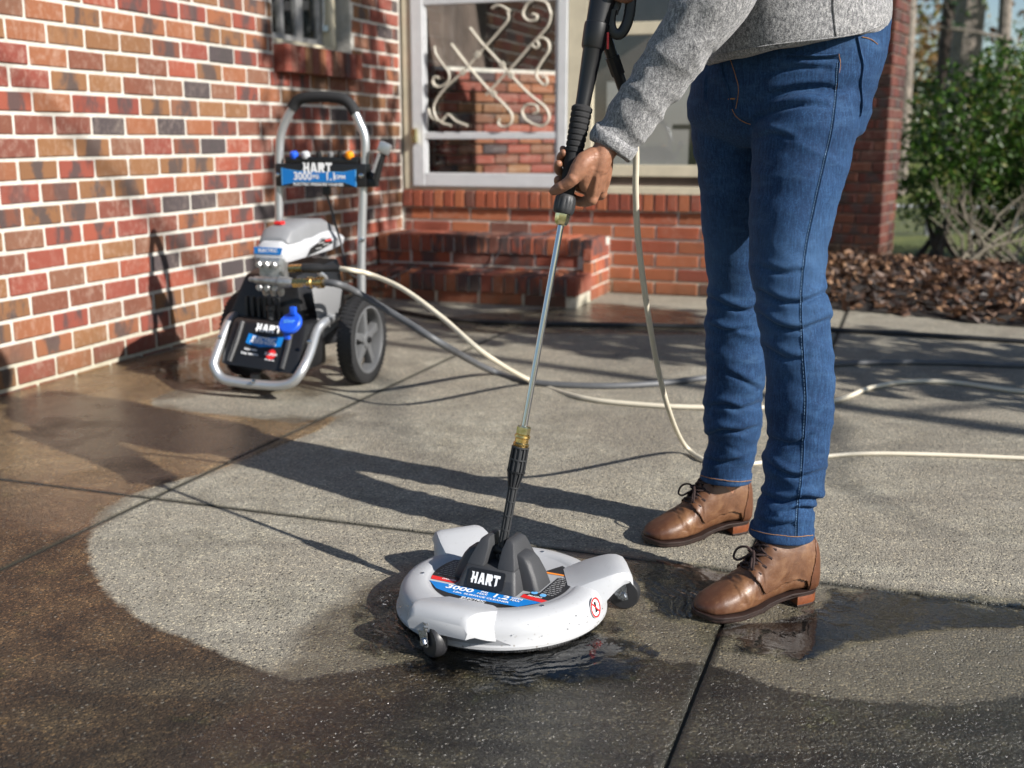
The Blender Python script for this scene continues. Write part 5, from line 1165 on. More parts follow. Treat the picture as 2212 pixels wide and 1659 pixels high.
# ------------------------------------------------------------------ person
def voxel(mb, size, it=6, name='m', lam=.5):
    me = mb.mesh(name); ob = bpy.data.objects.new('tmp', me); COL.objects.link(ob)
    r = ob.modifiers.new('r', 'REMESH'); r.mode = 'VOXEL'; r.voxel_size = size; r.use_smooth_shade = True
    if it: s_ = ob.modifiers.new('s', 'SMOOTH'); s_.factor = lam; s_.iterations = it
    dg = bpy.context.evaluated_depsgraph_get(); out = bpy.data.meshes.new_from_object(ob.evaluated_get(dg)); bpy.data.objects.remove(ob); out.name = name
    return out
def displace(me, fn):
    n = len(me.vertices); co = np.empty(n * 3, np.float32); no = np.empty(n * 3, np.float32)
    me.vertices.foreach_get('co', co); me.vertices.foreach_get('normal', no); co = co.reshape(-1, 3); no = no.reshape(-1, 3)
    d = np.array([fn(Vector(c), Vector(m)) for c, m in zip(co, no)], np.float32)
    me.vertices.foreach_set('co', (co + no * d[:, None]).reshape(-1)); me.update()
def put(me, name, mat, parent, world=True, label=None):
    if world: me.transform(WM[parent].inverted())
    me.materials.clear(); me.materials.append(MATS[mat]); shade(me, 180)
    o = bpy.data.objects.new(name, me); COL.objects.link(o); o.parent = parent; reg(o, WM[parent])
    if label: o['label'] = label
    return o
person = thing('person', 'person in grey sweater, blue jeans and brown boots steering the surface cleaner', 'person', (.50, 2.28, 0))
def px2m(x, y, Y): return proj(AT(x, y, Y))[2] / FPX
def sil(rows, n=32, dk=1.08, tilt=0.0):
    rs = []
    for y, xl, xr, Y in rows:
        c = AT((xl + xr) / 2, y, Y); h_ = (xr - xl) / 2 * px2m((xl + xr) / 2, y, Y)
        rs.append([Vector((c.x + cos(2 * pi * k / n) * h_, c.y + sin(2 * pi * k / n) * (h_ * dk if dk > 0 else -dk), c.z + tilt * cos(2 * pi * k / n) * h_)) for k in range(n)])
    return rs
NEAR = [(1152, 1622, 1754), (1144, 1623, 1754), (1134, 1629, 1756), (1105, 1634, 1757), (1086, 1640, 1760), (1072, 1646, 1772), (1050, 1654, 1777), (1030, 1657, 1780), (1010, 1650, 1781), (995, 1647, 1783), (975, 1655, 1785), (950, 1663, 1790), (904, 1657, 1797), (868, 1655, 1799), (831, 1654, 1800), (790, 1654, 1799), (754, 1652, 1797), (722, 1644, 1791), (703, 1638, 1788), (680, 1635, 1792), (655, 1633, 1792), (630, 1630, 1782), (591, 1620, 1780), (566, 1620, 1784), (537, 1619, 1784), (491, 1620, 1793), (430, 1622, 1809), (372, 1625, 1827), (322, 1627, 1837), (275, 1628, 1850), (240, 1640, 1856), (205, 1660, 1862)]
FAR = [(1033, 1515, 1620), (1028, 1515, 1621), (1020, 1517, 1622), (1000, 1519, 1624), (975, 1524, 1630), (951, 1531, 1634), (925, 1524, 1641), (904, 1521, 1644), (882, 1521, 1643), (852, 1523, 1643), (820, 1525, 1650), (794, 1526, 1652), (739, 1526, 1645), (700, 1525, 1650), (665, 1527, 1655), (640, 1530, 1655), (610, 1530, 1652), (580, 1527, 1655), (537, 1522, 1660), (484, 1517, 1665), (412, 1514, 1670), (376, 1508, 1672), (322, 1499, 1676), (269, 1494, 1684), (215, 1495, 1690)]
def Yn(y): return interp(y, [100, 300, 620, 1170], [2.25, 2.22, 2.15, 2.095])
def Yf(y): return interp(y, [100, 300, 620, 1050], [2.36, 2.39, 2.43, 2.475])
mb = MB(); mb.rings(sil([(y, a, b, Yn(y)) for y, a, b in NEAR])); mb.rings(sil([(y, a, b, Yf(y)) for y, a, b in FAR]))
rs = []
for y, xl, xr, dep, sh in [(318, 1560, 1790, .085, .07), (290, 1520, 1838, .105, .07), (255, 1498, 1853, .120, .07), (215, 1497, 1861, .132, .066), (172, 1504, 1874, .142, .06), (120, 1520, 1892, .148, .05), (64, 1538, 1902, .152, .04), (10, 1545, 1905, .155, .04)]:
    c = AT((xl + xr) / 2, y, 2.30); h_ = (xr - xl) / 2 * px2m((xl + xr) / 2, y, 2.30)
    rs.append([Vector((c.x + cos(a) * h_, c.y + sin(a) * dep - cos(a) * sh, c.z)) for a in [2 * pi * k / 40 for k in range(40)]])
mb.rings(rs)
jm = voxel(mb, .0042, 6, 'jeans', .5)
def fold(c, m):
    z = c.z; near = c.y < 2.29
    a = interp(z, [.10, .155, .185, .24, .34, .42, .50, .58, .66, .74, .80, .90], [.0005, .0010, .0070, .0070, .0045, .0050, .0080, .0060, .0036, .0034, .0046, .0036])
    s = Vector((c.x * 5 + (0 if near else 7), c.y * 5, z * 20 + c.x * 9))
    n1 = noise.noise(s); n2 = noise.noise(Vector((c.x * 12, c.y * 12, z * 40 - c.x * 22 + 3)))
    r = (1 - abs(n1) * 2.4); r = max(r, -.3)
    return (a * (r * .7 + n2 * .45) - a * .15) * .85
displace(jm, fold)
# creases the cloth shows at hip, knee and hem: a sharp valley with a roll of cloth beside it
CREASE = [((1650, 992), (1690, 1022), (1735, 1030), (1780, 1016), 9, .008), ((1645, 1066), (1690, 1084), (1735, 1076), (1775, 1082), 9, .011), ((1690, 1110), (1725, 1098), (1765, 1100), 7, .007), ((1634, 1120), (1670, 1134), (1712, 1132), 8, .006),
          ((1636, 676), (1680, 706), (1730, 712), (1790, 690), 10, .010), ((1640, 628), (1690, 652), (1740, 650), (1790, 628), 9, .008), ((1650, 748), (1700, 776), (1745, 770), 10, .006), ((1640, 575), (1690, 590), (1740, 582), 10, .005), ((1660, 945), (1710, 960), (1750, 940), 9, .006),
          ((1634, 255), (1680, 236), (1730, 226), (1780, 226), 9, .007), ((1660, 205), (1720, 190), (1790, 186), 9, .006), ((1650, 160), (1720, 146), (1790, 148), 9, .005), ((1700, 122), (1750, 126), (1806, 124), 7, .006), ((1630, 300), (1670, 290), (1710, 300), 9, .005),
          ((1527, 640), (1570, 662), (1610, 672), (1645, 660), 9, .008), ((1527, 700), (1565, 716), (1610, 712), 9, .006), ((1520, 945), (1560, 932), (1600, 934), (1634, 922), 9, .008), ((1521, 880), (1565, 876), (1600, 884), (1642, 870), 9, .007), ((1524, 990), (1560, 1000), (1600, 992), 8, .006), ((1560, 800), (1600, 820), (1640, 840), 9, .005)]
def creases(me, lst, cond):
    n = len(me.vertices); co = np.empty(n * 3, np.float32); no = np.empty(n * 3, np.float32); me.vertices.foreach_get('co', co); me.vertices.foreach_get('normal', no); co = co.reshape(-1, 3).astype(float); no = no.reshape(-1, 3)
    q_ = co - np.array(CO); kk = q_ @ np.array(cF); px = PCX + FPX * (q_ @ np.array(cR)) / kk; py_ = PCY - FPX * (q_ @ np.array(cU)) / kk; d = np.zeros(n)
    for cr in lst:
        *pp_, w_, amp = cr; sp = np.array([(p_.x, p_.y) for p_ in spline([Vector((x, y, 0)) for x, y in pp_], 8)]); dist = np.full(n, 1e9); sgn = np.zeros(n); tt = np.zeros(n)
        for i in range(len(sp) - 1):
            a = sp[i]; e_ = sp[i + 1] - a; t = np.clip(((px - a[0]) * e_[0] + (py_ - a[1]) * e_[1]) / (e_ @ e_), 0, 1); dx_ = px - a[0] - t * e_[0]; dy_ = py_ - a[1] - t * e_[1]; dd = np.hypot(dx_, dy_); m = dd < dist
            dist[m] = dd[m]; sgn[m] = np.sign(dy_[m]); tt[m] = (i + t[m]) / (len(sp) - 1)
        fade = np.sin(np.pi * np.clip(tt * .86 + .07, 0, 1)) ** .6; ok = cond(co, float(np.mean(sp[:, 0])), pp_)
        d += ok * fade * amp * (-np.exp(-(dist / (w_ * .55)) ** 2) + .75 * (sgn < 0) * np.exp(-((dist - w_ * 1.3) / (w_ * 1.0)) ** 2))
    me.vertices.foreach_set('co', (co + no * d[:, None]).astype(np.float32).reshape(-1)); me.update()
creases(jm, CREASE, lambda co, mx_, pp_: ((co[:, 1] < 2.30) if mx_ > 1655 else (co[:, 1] > 2.26)).astype(float))
jeans = put(jm, 'jeans', 'denim', person)
BV = BVHTree.FromPolygons([WM[person] @ v_.co for v_ in jm.vertices], [tuple(p_.vertices) for p_ in jm.polygons])
def onto(bv, x, y, off=.0012):
    d = ray(x, y).normalized(); h_ = bv.ray_cast(CO, d)
    return None if h_[0] is None else h_[0] + h_[1] * off
def stitch(bv, pts_, mat, parent, r=.0008, dash=True, name='stitching', n=14):
    sp = spline([Vector((x, y, 0)) for x, y in pts_], n); ps = [onto(bv, p_.x, p_.y) for p_ in sp]; mb = MB()
    if dash:
        fine = []
        for a, b in zip(ps[:-1], ps[1:]):
            if a is not None and b is not None and (a - b).length < .03: fine.append((a, b))
        for a, b in fine:
            L = (b - a).length; m = max(1, int(L / .0042))
            for k in range(m): mb.tube([a.lerp(b, (k + .08) / m), a.lerp(b, (k + .78) / m)], r, 4, False)
    else:
        run = []
        for p_ in ps + [None]:
            if p_ is not None and (not run or (p_ - run[-1]).length < .03): run.append(p_)
            else:
                if len(run) > 1: mb.tube(run, r, 5)
                run = [p_] if p_ is not None else []
    if mb.v: return mb.build(name, mat, parent, True, True)
SEAM = [(1812, 135), (1808, 200), (1798, 280), (1780, 360), (1762, 440), (1742, 540), (1733, 640), (1735, 740), (1742, 860), (1737, 960), (1732, 1040), (1724, 1110), (1722, 1170)]
stitch(BV, SEAM, 'denim', jeans, .0018, False, 'side_seam'); stitch(BV, [(x - 4, y) for x, y in SEAM], 'stitch_blue', jeans, .0007)
for rows, Yfn, st in (([(1153, 1619.5, 1756.5), (1150, 1619, 1757), (1137, 1621.5, 1757.5), (1134.5, 1624, 1755)], Yn, [(1623, 1143), (1650, 1152), (1690, 1158), (1725, 1160), (1755, 1156)]), ([(1034, 1513, 1622), (1031.5, 1512.5, 1622.5), (1021, 1514.5, 1624), (1018.5, 1517, 1621)], Yf, [(1514, 1027), (1540, 1034), (1566, 1038), (1600, 1040), (1622, 1037)])):
    mh = MB(); mh.rings(sil([(y, a, b, Yfn(y)) for y, a, b in rows], 48)); hm_ = mh.mesh('hem'); displace(hm_, lambda c, m: .0012 * noise.noise(c * 40)); hb_ = BVHTree.FromPolygons([v_.co.copy() for v_ in hm_.vertices], [tuple(p_.vertices) for p_ in hm_.polygons]); ho = put(hm_, 'hem', 'denim', jeans); stitch(hb_, st, 'stitch_gold', jeans, .0009)
stitch(BV, [(1558, 135), (1562, 165), (1572, 190), (1577, 215), (1582, 235)], 'denim', jeans, .0025, False, 'fly_edge'); stitch(BV, [(1578, 128), (1590, 165), (1596, 195), (1590, 235)], 'stitch_gold', jeans, .0008); stitch(BV, [(1574, 214), (1580, 213), (1588, 213)], 'stitch_gold', jeans, .0014, False)
stitch(BV, [(1582, 236), (1590, 250), (1606, 262), (1622, 268)], 'stitch_gold', jeans, .0008)
stitch(BV, [(1700, 116), (1740, 119), (1780, 119), (1812, 116)], 'denim', jeans, .0022, False, 'pocket_edge'); stitch(BV, [(1812, 116), (1815, 140), (1810, 170), (1806, 195)], 'stitch_gold', jeans, .0008)
stitch(BV, [(1852, 80), (1858, 110), (1864, 140), (1860, 180), (1862, 225), (1858, 250)], 'denim', jeans, .003, False, 'back_pocket_edge'); stitch(BV, [(1862, 80), (1880, 85), (1895, 96)], 'stitch_gold', jeans, .0009)
# sweater
def oring(c, ax_, r, flat=1.0, n=28, ref=Vector((0, 1, 0))):
    t = Vector(ax_).normalized(); x = t.cross(ref).normalized(); y = t.cross(x); return [Vector(c) + x * (cos(2 * pi * k / n) * r) + y * (sin(2 * pi * k / n) * r * flat) for k in range(n)]
def limb_rings(pts_, n=28, flat=1.0):
    C = [AT(x, y, Y) for x, y, Y, w_ in pts_]; rs = []
    for i, (x, y, Y, w_) in enumerate(pts_):
        t = C[min(i + 1, len(C) - 1)] - C[max(i - 1, 0)]; rs.append(oring(C[i], t, w_ * px2m(x, y, Y), flat, n))
    return rs
mb = MB()
mb.rings(limb_rings([(1319, 317, 2.125, 52), (1330, 300, 2.125, 54), (1345, 280, 2.122, 51), (1370, 245, 2.118, 55), (1392, 215, 2.113, 55), (1418, 178, 2.108, 60), (1440, 148, 2.10, 60), (1466, 108, 2.095, 67), (1488, 76, 2.09, 69), (1512, 38, 2.085, 76), (1535, 0, 2.08, 80), (1565, -60, 2.075, 84), (1605, -150, 2.08, 88), (1650, -260, 2.10, 96), (1690, -360, 2.14, 104), (1700, -410, 2.18, 100)]))
SLOPE = -.0
def torso(rows, n=44):
    rs = []
    for x, y, Y, w_, dep, dz in rows:
        c = AT(x, y, Y); h_ = w_ * px2m(x, y, Y); rs.append([Vector((c.x + cos(a) * h_, c.y + sin(a) * dep, c.z + dz * cos(a))) for a in [2 * pi * k / n for k in range(n)]])
    return rs
mb.rings(torso([(1718, 108, 2.285, 188, .170, .032), (1717, 96, 2.285, 192, .174, .034), (1716, 60, 2.285, 196, .176, .038), (1714, 20, 2.285, 198, .178, .04), (1708, -60, 2.28, 200, .18, .04), (1695, -160, 2.28, 204, .19, .03), (1680, -280, 2.28, 212, .20, .02), (1665, -380, 2.28, 205, .205, .0), (1650, -440, 2.28, 150, .16, 0), (1640, -470, 2.28, 85, .075, 0)]))
mb.rings(limb_rings([(1400, -60, 2.24, 46), (1420, -90, 2.27, 52), (1460, -150, 2.33, 62), (1510, -230, 2.40, 72), (1560, -310, 2.44, 84), (1610, -390, 2.42, 92)]))
sm = voxel(mb, .0055, 4, 'sweater', .5)
def sfold(c, m):
    armt = proj(c); onarm = armt[0] < 1545 and armt[2] < 2.33
    if onarm:
        s = Vector((c.x * 9 - c.z * 5, c.y * 7, c.z * 17 + c.x * 15)); n1 = noise.noise(s); return .0075 * (1 - abs(n1) * 2.4) * .6 + .0035 * noise.noise(c * 26) - .002
    s = Vector((c.x * 6, c.y * 6, c.z * 15 - c.x * 5)); return .007 * noise.noise(s) + .003 * noise.noise(c * 19)
displace(sm, sfold)
sweater = put(sm, 'sweater', 'heather_knit', person)
SB = BVHTree.FromPolygons([WM[person] @ v_.co for v_ in sm.vertices], [tuple(p_.vertices) for p_ in sm.polygons])
mb = MB(); rr = limb_rings([(1315.5, 322, 2.125, 47), (1316, 321, 2.125, 52.5), (1319, 317, 2.125, 54.5), (1326, 306, 2.125, 55), (1333, 295, 2.124, 54.8), (1335, 292, 2.124, 52), (1336, 290.5, 2.123, 47)], 40); mb.rings(rr)
cuff = mb.mesh('cuff'); displace(cuff, lambda c, m: .0012 * noise.noise(c * 45)); put(cuff, 'cuff', 'heather_knit', sweater)
stitch(SB, [(1545, 118), (1620, 104), (1700, 92), (1790, 82), (1860, 70), (1908, 52)], 'heather_knit', sweater, .0012, False, 'hem_seam'); stitch(SB, [(1806, 78), (1803, 50), (1800, 20), (1800, -10)], 'heather_knit', sweater, .0016, False, 'side_seam')
# body: head, neck, arms, hands; trunk and legs run on inside the clothes
mb = MB()
def chain(pts_, n=14, cap=True):
    """pts (x, y, Y, radius px) -> rounded tube"""
    C = [AT(x, y, Y) for x, y, Y, r in pts_]; R = [r * px2m(x, y, Y) for x, y, Y, r in pts_]
    t0 = (C[0] - C[1]).normalized(); t1 = (C[-1] - C[-2]).normalized()
    sp = spline(C, 5); rad = []
    for i in range(len(sp)): f = i / 5; k = min(int(f), len(R) - 2); rad.append(lerp(R[k], R[k + 1], f - k) if f < len(R) - 1 else R[-1])
    P_ = [C[0] + t0 * R[0] * .92, C[0] + t0 * R[0] * .6] + sp + [C[-1] + t1 * R[-1] * .6, C[-1] + t1 * R[-1] * .92]; Q_ = [R[0] * .35, R[0] * .8] + rad + [R[-1] * .8, R[-1] * .35]
    mb.tube(P_, Q_, n)
def ball(x, y, Y, r, sx=1, sy=1, sz=1):
    c = AT(x, y, Y); k = r * px2m(x, y, Y); rs = []
    for i in range(1, 9): a = pi * i / 9 - pi / 2; rs.append([c + Vector((cos(a) * cos(t) * k * sx, cos(a) * sin(t) * k * sy, sin(a) * k * sz)) for t in [2 * pi * j / 14 for j in range(14)]])
    mb.rings(rs)
Y0 = LP(390).y
# left hand on the lance: thumb low, fingers curled behind it, tips showing on its left
chain([(1352, 262, Y0 - .012, 29), (1325, 298, Y0 - .016, 27), (1301, 335, Y0 - .022, 27), (1288, 362, Y0 - .020, 29)])
chain([(1298, 345, Y0 - .022, 24), (1288, 385, Y0 - .016, 22), (1278, 428, Y0 - .004, 14.5)])
chain([(1302, 350, Y0 - .012, 24), (1299, 385, Y0 + .004, 22), (1296, 420, Y0 + .018, 14)])
chain([(1304, 348, Y0 - .002, 22), (1304, 375, Y0 + .016, 18), (1301, 400, Y0 + .034, 13)])
chain([(1302, 342, Y0 + .006, 20), (1303, 360, Y0 + .024, 16), (1300, 380, Y0 + .044, 12)])
chain([(1283, 340, Y0 - .026, 24), (1262, 352, Y0 - .034, 23), (1248, 370, Y0 - .040, 20), (1240, 385, Y0 - .042, 15)])
chain([(1270, 360, Y0 - .030, 22), (1262, 385, Y0 - .028, 16), (1262, 405, Y0 - .016, 10)])
chain([(1240, 380, Y0 - .040, 15.5), (1232, 391, Y0 - .043, 14.2), (1214, 403, Y0 - .036, 12.6), (1203, 409, Y0 - .030, 12.2), (1195, 413, Y0 - .024, 10.0)])
chain([(1278, 430, Y0 - .002, 13.5), (1258, 436, Y0 + .022, 11.5), (1236, 428, Y0 + .036, 10.5), (1216, 408, Y0 + .028, 9.6), (1206, 394, Y0 + .012, 9), (1205, 387, Y0 + .002, 8.2)])
chain([(1296, 420, Y0 + .018, 13), (1270, 412, Y0 + .044, 11.5), (1240, 398, Y0 + .046, 10.5), (1214, 376, Y0 + .030, 10), (1206, 364, Y0 + .010, 9.6), (1207, 354, Y0 - .002, 8.6)])
chain([(1301, 400, Y0 + .034, 12.5), (1272, 388, Y0 + .054, 11), (1240, 368, Y0 + .050, 10), (1214, 348, Y0 + .030, 9.6), (1212, 338, Y0 + .012, 9.4), (1217, 330, Y0 + .002, 8.4)])
chain([(1300, 380, Y0 + .044, 11), (1272, 362, Y0 + .056, 9.6), (1244, 345, Y0 + .048, 9), (1222, 330, Y0 + .032, 8.2), (1216, 322, Y0 + .018, 7.8)])
chain([(1296, 352, Y0 - .040, 5), (1288, 385, Y0 - .034, 5), (1281, 422, Y0 - .018, 6)]); chain([(1304, 352, Y0 - .034, 5), (1303, 385, Y0 - .020, 5), (1301, 412, Y0 - .002, 5)])
ball(1279, 431, Y0 - .010, 13.5); ball(1237, 386, Y0 - .046, 13.5); ball(1213, 403, Y0 - .038, 12.0); ball(1300, 418, Y0 + .014, 13)
# forearm and upper arm inside the sleeve, trunk, legs, neck, head
chain([(1340, 280, Y0 - .012, 28), (1440, 140, 2.10, 36), (1540, -10, 2.085, 44), (1640, -240, 2.10, 54), (1690, -380, 2.18, 70)])
chain([(1690, -380, 2.2, 70), (1650, -400, 2.28, 80), (1600, -380, 2.38, 66)]); chain([(1650, -400, 2.28, 90), (1690, -200, 2.28, 110), (1710, 60, 2.29, 110), (1690, 180, 2.29, 110)])
chain([(1745, 200, 2.24, 70), (1725, 420, 2.19, 60), (1715, 660, 2.15, 50), (1715, 900, 2.12, 44), (1690, 1120, 2.095, 32), (1690, 1220, 2.095, 28)]); chain([(1620, 220, 2.36, 66), (1592, 420, 2.40, 52), (1588, 660, 2.43, 44), (1580, 880, 2.455, 38), (1567, 1010, 2.475, 30), (1567, 1090, 2.475, 26)])
chain([(1600, -380, 2.38, 60), (1540, -280, 2.43, 46), (1480, -180, 2.36, 38), (1420, -90, 2.27, 32), (1390, -55, 2.23, 26)])
chain([(1390, -55, 2.225, 28), (1368, -40, 2.20, 26), (1356, -62, 2.18, 22)])          # right hand on the trigger
chain([(1382, -24, 2.185, 13), (1362, -6, 2.160, 11.5), (1344, -4, 2.150, 10.5), (1330, -8, 2.155, 9)])
for k, yy in enumerate((-34, -60, -84)): chain([(1385, yy - 4, 2.185, 13), (1362, yy + 8, 2.150, 11), (1335, yy + 8, 2.135, 10.5), (1318, yy - 2, 2.15, 9)])
chain([(1372, -80, 2.23, 16), (1340, -100, 2.22, 14), (1318, -112, 2.20, 12)])
chain([(1640, -430, 2.28, 62), (1620, -520, 2.28, 58), (1605, -590, 2.28, 58)])
hc = (1590, -690, 2.28); ball(*hc, 105, 1.0, .82, 1.12); ball(1530, -640, 2.28, 62, 1, .8, 1)      # head, jaw
ball(1484, -672, 2.28, 16, 1, .8, 1.5); ball(1500, -625, 2.28, 18, .8, 1.4, .5); ball(1605, -675, 2.20, 20, .7, .5, 1.4); ball(1605, -675, 2.36, 20, .7, .5, 1.4)
ball(1505, -700, 2.245, 12); ball(1505, -700, 2.315, 12)
bm_ = voxel(mb, .0023, 3, 'body', .5)
displace(bm_, lambda c, m: .0010 * noise.noise(c * 45) + .00035 * noise.noise(Vector((c.x * 150, c.y * 150, c.z * 220))) if c.y < 2.26 and c.x < .25 else 0.0)
body = put(bm_, 'body', 'skin', person)
HB = BVHTree.FromPolygons([WM[person] @ v_.co for v_ in bm_.vertices], [tuple(p_.vertices) for p_ in bm_.polygons])
for x, y, w_, h_ in ((1201.5, 360, 4, 7.5), (1208, 337, 3.6, 6.6), (1212.5, 321, 2.6, 5)):
    P_ = [onto(HB, x + cos(2 * pi * k / 14) * w_ + sin(2 * pi * k / 14) * h_ * .35, y + sin(2 * pi * k / 14) * h_, .0006) for k in range(14)]
    if all(p_ is not None for p_ in P_): MB().add(P_, [tuple(range(14))]).build('finger_nail', 'nail', body, world=True)
mb = MB(); keep_ = mb; ball(1600, -715, 2.28, 112, 1.0, .85, 1.08); hm = voxel(mb, .008, 2, 'hair')
displace(hm, lambda c, m: .008 * noise.noise(c * 40)); put(hm, 'hair', 'hair_dark', person)
# ------------------------------------------------------------------ boots
def boot(toe, heel, name_i, lace_seed):
    toe, heel = Vector(toe), Vector(heel); d = toe - heel; L = d.length; ang = atan2(d.y, d.x); k = L / .297
    e = bpy.data.objects.new('boot', None); COL.objects.link(e); e.parent = person
    M = Matrix.Translation(heel + d.normalized() * (.076 * k)) @ Matrix.Rotation(ang, 4, 'Z') @ Matrix.Diagonal((k, k * 1.06, .93, 1)); e.matrix_local = WM[person].inverted() @ M; reg(e, M)
    XS = [-.076, -.070, -.058, -.03, 0, .03, .06, .09, .12, .15, .18, .198, .210, .2175, .221]
    HW = [.010, .020, .029, .033, .033, .033, .035, .041, .047, .0495, .046, .0385, .028, .016, .006]
    wid = lambda x: interp(x, XS, HW)
    ctr = lambda x: .006 * (x / .2) ** 2                                       # slight swing of the last
    zb = lambda x: interp(x, [-.08, .0, .04, .08, .13, .19, .221], [.034, .034, .026, .016, .013, .015, .021])
    def section(x, w_, zt, n=26, p=2.6):
        z0 = zb(x) - .002; out = []
        for j in range(n):
            a = 2 * pi * j / n; cc, ss = cos(a), sin(a)
            yy = math.copysign(abs(cc) ** (2 / p), cc) * w_; zz = math.copysign(abs(ss) ** (2 / (2.1 if ss > 0 else 5)), ss)
            out.append(Vector((x, yy + ctr(x), lerp(z0, zt, .5 + zz / 2) if False else (z0 + (zt - z0) * (.42 + (.58 if zz > 0 else .42) * zz)))))
        return out
    mb = MB(); tops = [(-.0745, .016, .10), (-.070, .022, .130), (-.058, .029, .150), (-.03, .034, .162), (0, .035, .166), (.03, .035, .164), (.050, .035, .150), (.066, .036, .126), (.082, .0385, .105), (.100, .042, .0880), (.125, .0455, .0730), (.150, .0465, .0630), (.174, .0435, .0550), (.193, .0375, .0475), (.206, .0280, .0405), (.2145, .0165, .0345), (.2185, .007, .029)]
    mb.rings([section(x, w_, zt) for x, w_, zt in tops])
    um = voxel(mb, .0028, 9, 'upper', .5)
    def crease(c, m):
        r = .0030 * (.6 - abs(noise.noise(Vector((c.x * 52 + c.y * 12, c.y * 16, c.z * 22)))) * 2.2) if .075 < c.x < .135 and c.z > .035 else 0
        return r + .0008 * noise.noise(c * 38)
    displace(um, crease)
    up_ = put(um, 'upper', 'leather', e, False)
    vs = [v_.co.copy() for v_ in um.vertices]; bv = BVHTree.FromPolygons(vs, [tuple(p_.vertices) for p_ in um.polygons])
    def near(x, y, z, off=.0015):
        h_ = bv.find_nearest(Vector((x, y, z))); return h_[0] + h_[1] * off
    # leather panels lying on the upper
    def inside(x, z, poly):
        c = False
        for i in range(len(poly)):
            (x1_, z1_), (x2_, z2_) = poly[i], poly[i - 1]
            if (z1_ > z) != (z2_ > z) and x < (x2_ - x1_) * (z - z1_) / (z2_ - z1_) + x1_: c = not c
        return c
    def panel(name, poly, mat, off, ymin=0.0):
        bm = bmesh.new(); bm.from_mesh(um); bm.normal_update()
        kill = [f for f in bm.faces if not (inside(f.calc_center_median().x, f.calc_center_median().z, poly) and (abs(f.calc_center_median().y) > ymin or f.calc_center_median().x < -.02))]
        bmesh.ops.delete(bm, geom=kill, context='FACES')
        if not bm.faces: bm.free(); return
        for _ in range(3): bmesh.ops.smooth_vert(bm, verts=[v_ for v_ in bm.verts if v_.is_boundary], factor=.5, use_axis_x=True, use_axis_y=True, use_axis_z=True)
        bm.normal_update(); nn = {v_: v_.normal.copy() for v_ in bm.verts}
        for v_ in bm.verts: v_.co += nn[v_] * off
        r = bmesh.ops.extrude_face_region(bm, geom=list(bm.faces)); ex = [g_ for g_ in r['geom'] if isinstance(g_, bmesh.types.BMVert)]
        for v_ in ex: pass
        for f in list(bm.faces): pass
        # drop the rim back onto the upper so the edge shows as leather thickness
        rim = [v_ for v_ in bm.verts if v_ not in set(ex)]
        for v_ in rim: v_.co -= v_.normal * (off + .0012) if v_.normal.length else Vector()
        bmesh.ops.recalc_face_normals(bm, faces=bm.faces)
        me = bpy.data.meshes.new(name); bm.to_mesh(me); bm.free()
        return put(me, name, mat, e, False)
    panel('quarter', [(.099, .094), (.094, .078), (.074, .046), (.054, .049), (.024, .062), (-.01, .066), (-.034, .058), (-.045, .034), (-.10, .030), (-.10, .20), (.2, .20), (.2, .12)], 'leather', .0020, .0125)
    panel('heel_counter', [(-.046, .030), (-.042, .060), (-.052, .10), (-.058, .15), (-.10, .15), (-.10, .028)], 'leather_dark', .0030)
    mb = MB()
    for s_ in (-1, 1):
        for path in ([(.092, .078), (.074, .0495), (.054, .0525), (.024, .0655), (-.01, .0695), (-.034, .062)], [(.066, .052), (.050, .080), (.024, .115), (.010, .150)], [(-.044, .05), (-.045, .075), (-.054, .11)]):
            ps = [near(x, s_ * .06, z, .0024) for x, _, z in [(a_, 0, b_) for a_, b_ in [(p_.x, p_.y) for p_ in spline([Vector((a_, b_, 0)) for a_, b_ in path], 7)]]]
            for a, b in zip(ps[:-1], ps[1:]):
                m = max(1, int((b - a).length / .0035))
                for j in range(m): mb.tube([a.lerp(b, (j + .1) / m), a.lerp(b, (j + .75) / m)], .0007, 4, False)
    mb.build('stitching', 'stitch_brown', e, True)['kind'] = 'stuff'
    # sole, welt, heel
    def outline(k_=1.0, grow=.0, n=64, x0=-9, x1=9):
        xs_ = [x for x in np.linspace(-.0775, .2225, n) if x0 <= x <= x1]; a = [(x, ctr(x) + (wid(x) + grow) * k_) for x in xs_]; b = [(x, ctr(x) - (wid(x) + grow) * k_) for x in reversed(xs_)]; return a + b
    def slab_(zlo, zhi, grow, x0=-9, x1=9):
        o_ = outline(1, grow, 64, x0, x1); return [[Vector((x, y, zlo(x))) for x, y in o_], [Vector((x, y, zhi(x))) for x, y in o_]]
    zs_ = lambda x: interp(x, [-.08, -.01, .03, .07, .13, .19, .2225], [.024, .024, .018, .004, .000, .003, .010])
    mb = MB(); mb.rings(slab_(zs_, lambda x: zb(x) - .004, .0015)); mb.build('sole', 'sole_dark', e, True, bevel=.0015, ang=40)
    mb = MB(); mb.rings(slab_(lambda x: zb(x) - .0045, lambda x: zb(x) + .0005, .0042)); mb.build('welt', 'sole_dark', e, True, bevel=.0012, ang=40)
    mb = MB(); mb.rings(slab_(lambda x: .0055, lambda x: .0245, .0012, -9, -.012)); mb.build('heel', 'heel_stack', e, True, bevel=.001, ang=40)
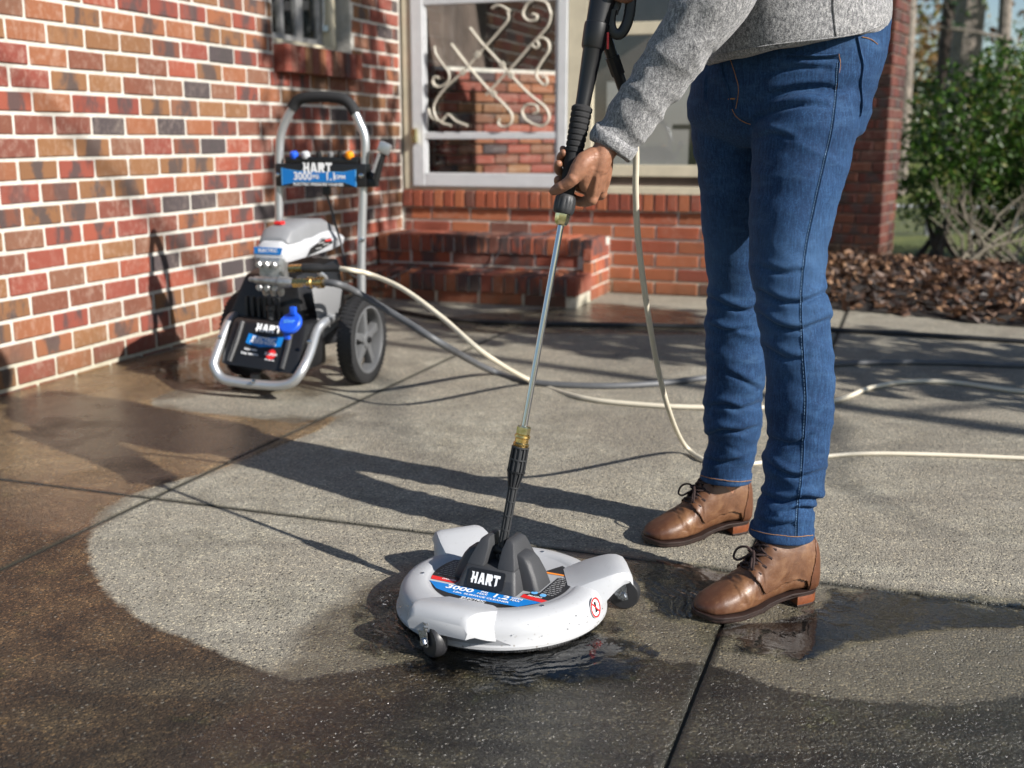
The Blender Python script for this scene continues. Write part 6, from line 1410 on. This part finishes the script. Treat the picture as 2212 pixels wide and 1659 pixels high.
    mb = MB(); mb.rings(slab_(lambda x: .0, lambda x: .0058, .0018, -9, -.011)); mb.build('heel_cap', 'sole_dark', e, True, bevel=.001, ang=40)
    # tongue, eyelets, laces
    EY = [(.080, .086), (.066, .101), (.053, .118), (.042, .136)]
    Lp = {}
    for s_ in (-1, 1):
        for j, (x, z) in enumerate(EY):
            p_ = near(x, s_ * .030, z, .0030); q_ = bv.find_nearest(p_)[1]; Lp[(s_, j)] = p_
            a_ = q_.cross(Vector((1, 0, 0))).normalized(); b_ = q_.cross(a_); mb = MB(); mb.tube([p_ + (a_ * cos(2 * pi * t / 14) + b_ * sin(2 * pi * t / 14)) * .0038 for t in range(14)], .0013, 6, closed=True); mb.build('eyelet', 'eyelet', e, True)
    def lace(pts_, r=.0026): mb = MB(); mb.tube(spline(pts_, 6), r, 7); return mb.build('lace', 'lace', e, True)
    for j in range(4):
        a, b = Lp[(-1, j)], Lp[(1, j)]; lace([near(*(a.lerp(b, t_) + Vector((.03, 0, .02)) * (1 - abs(2 * t_ - 1) ** 2)), .0035) for t_ in (0, .2, .4, .5, .6, .8, 1)])
    for j in range(3):
        
        for sg_ in (-1, 1): a, b = Lp[(-sg_, j)], Lp[(sg_, j + 1)]; lace([near(*(a.lerp(b, t_) + Vector((.03, 0, .02)) * (1 - abs(2 * t_ - 1) ** 2)), .0050) for t_ in (0, .2, .4, .5, .6, .8, 1)])
    kn = near(.085, 0, .128, .006)
    for s_ in (-1, 1):   # bow
        lace([kn, kn + Vector((.010, s_ * .012, .012)), kn + Vector((.020, s_ * .030, .004)), kn + Vector((.026, s_ * .036, -.016)), kn + Vector((.022, s_ * .024, -.020)), kn + Vector((.010, s_ * .008, -.006)), kn])
        lace([kn, kn + Vector((.004, s_ * .016, .004))] + [near(x, s_ * .05, z, .0028) for x, z in ((.045, .128), (.028, .120), (.016, .104), (.010, .088))], .0018)
    mb = MB(); mb.box(kn, (.010, .010, .008), None, .003); mb.build('lace_knot', 'lace', e, True)
    return e
boot((.350, 2.006, 0), (.604, 2.100, 0), 0, 1)
boot((.299, 2.412, 0), (.556, 2.506, 0), 1, 2)
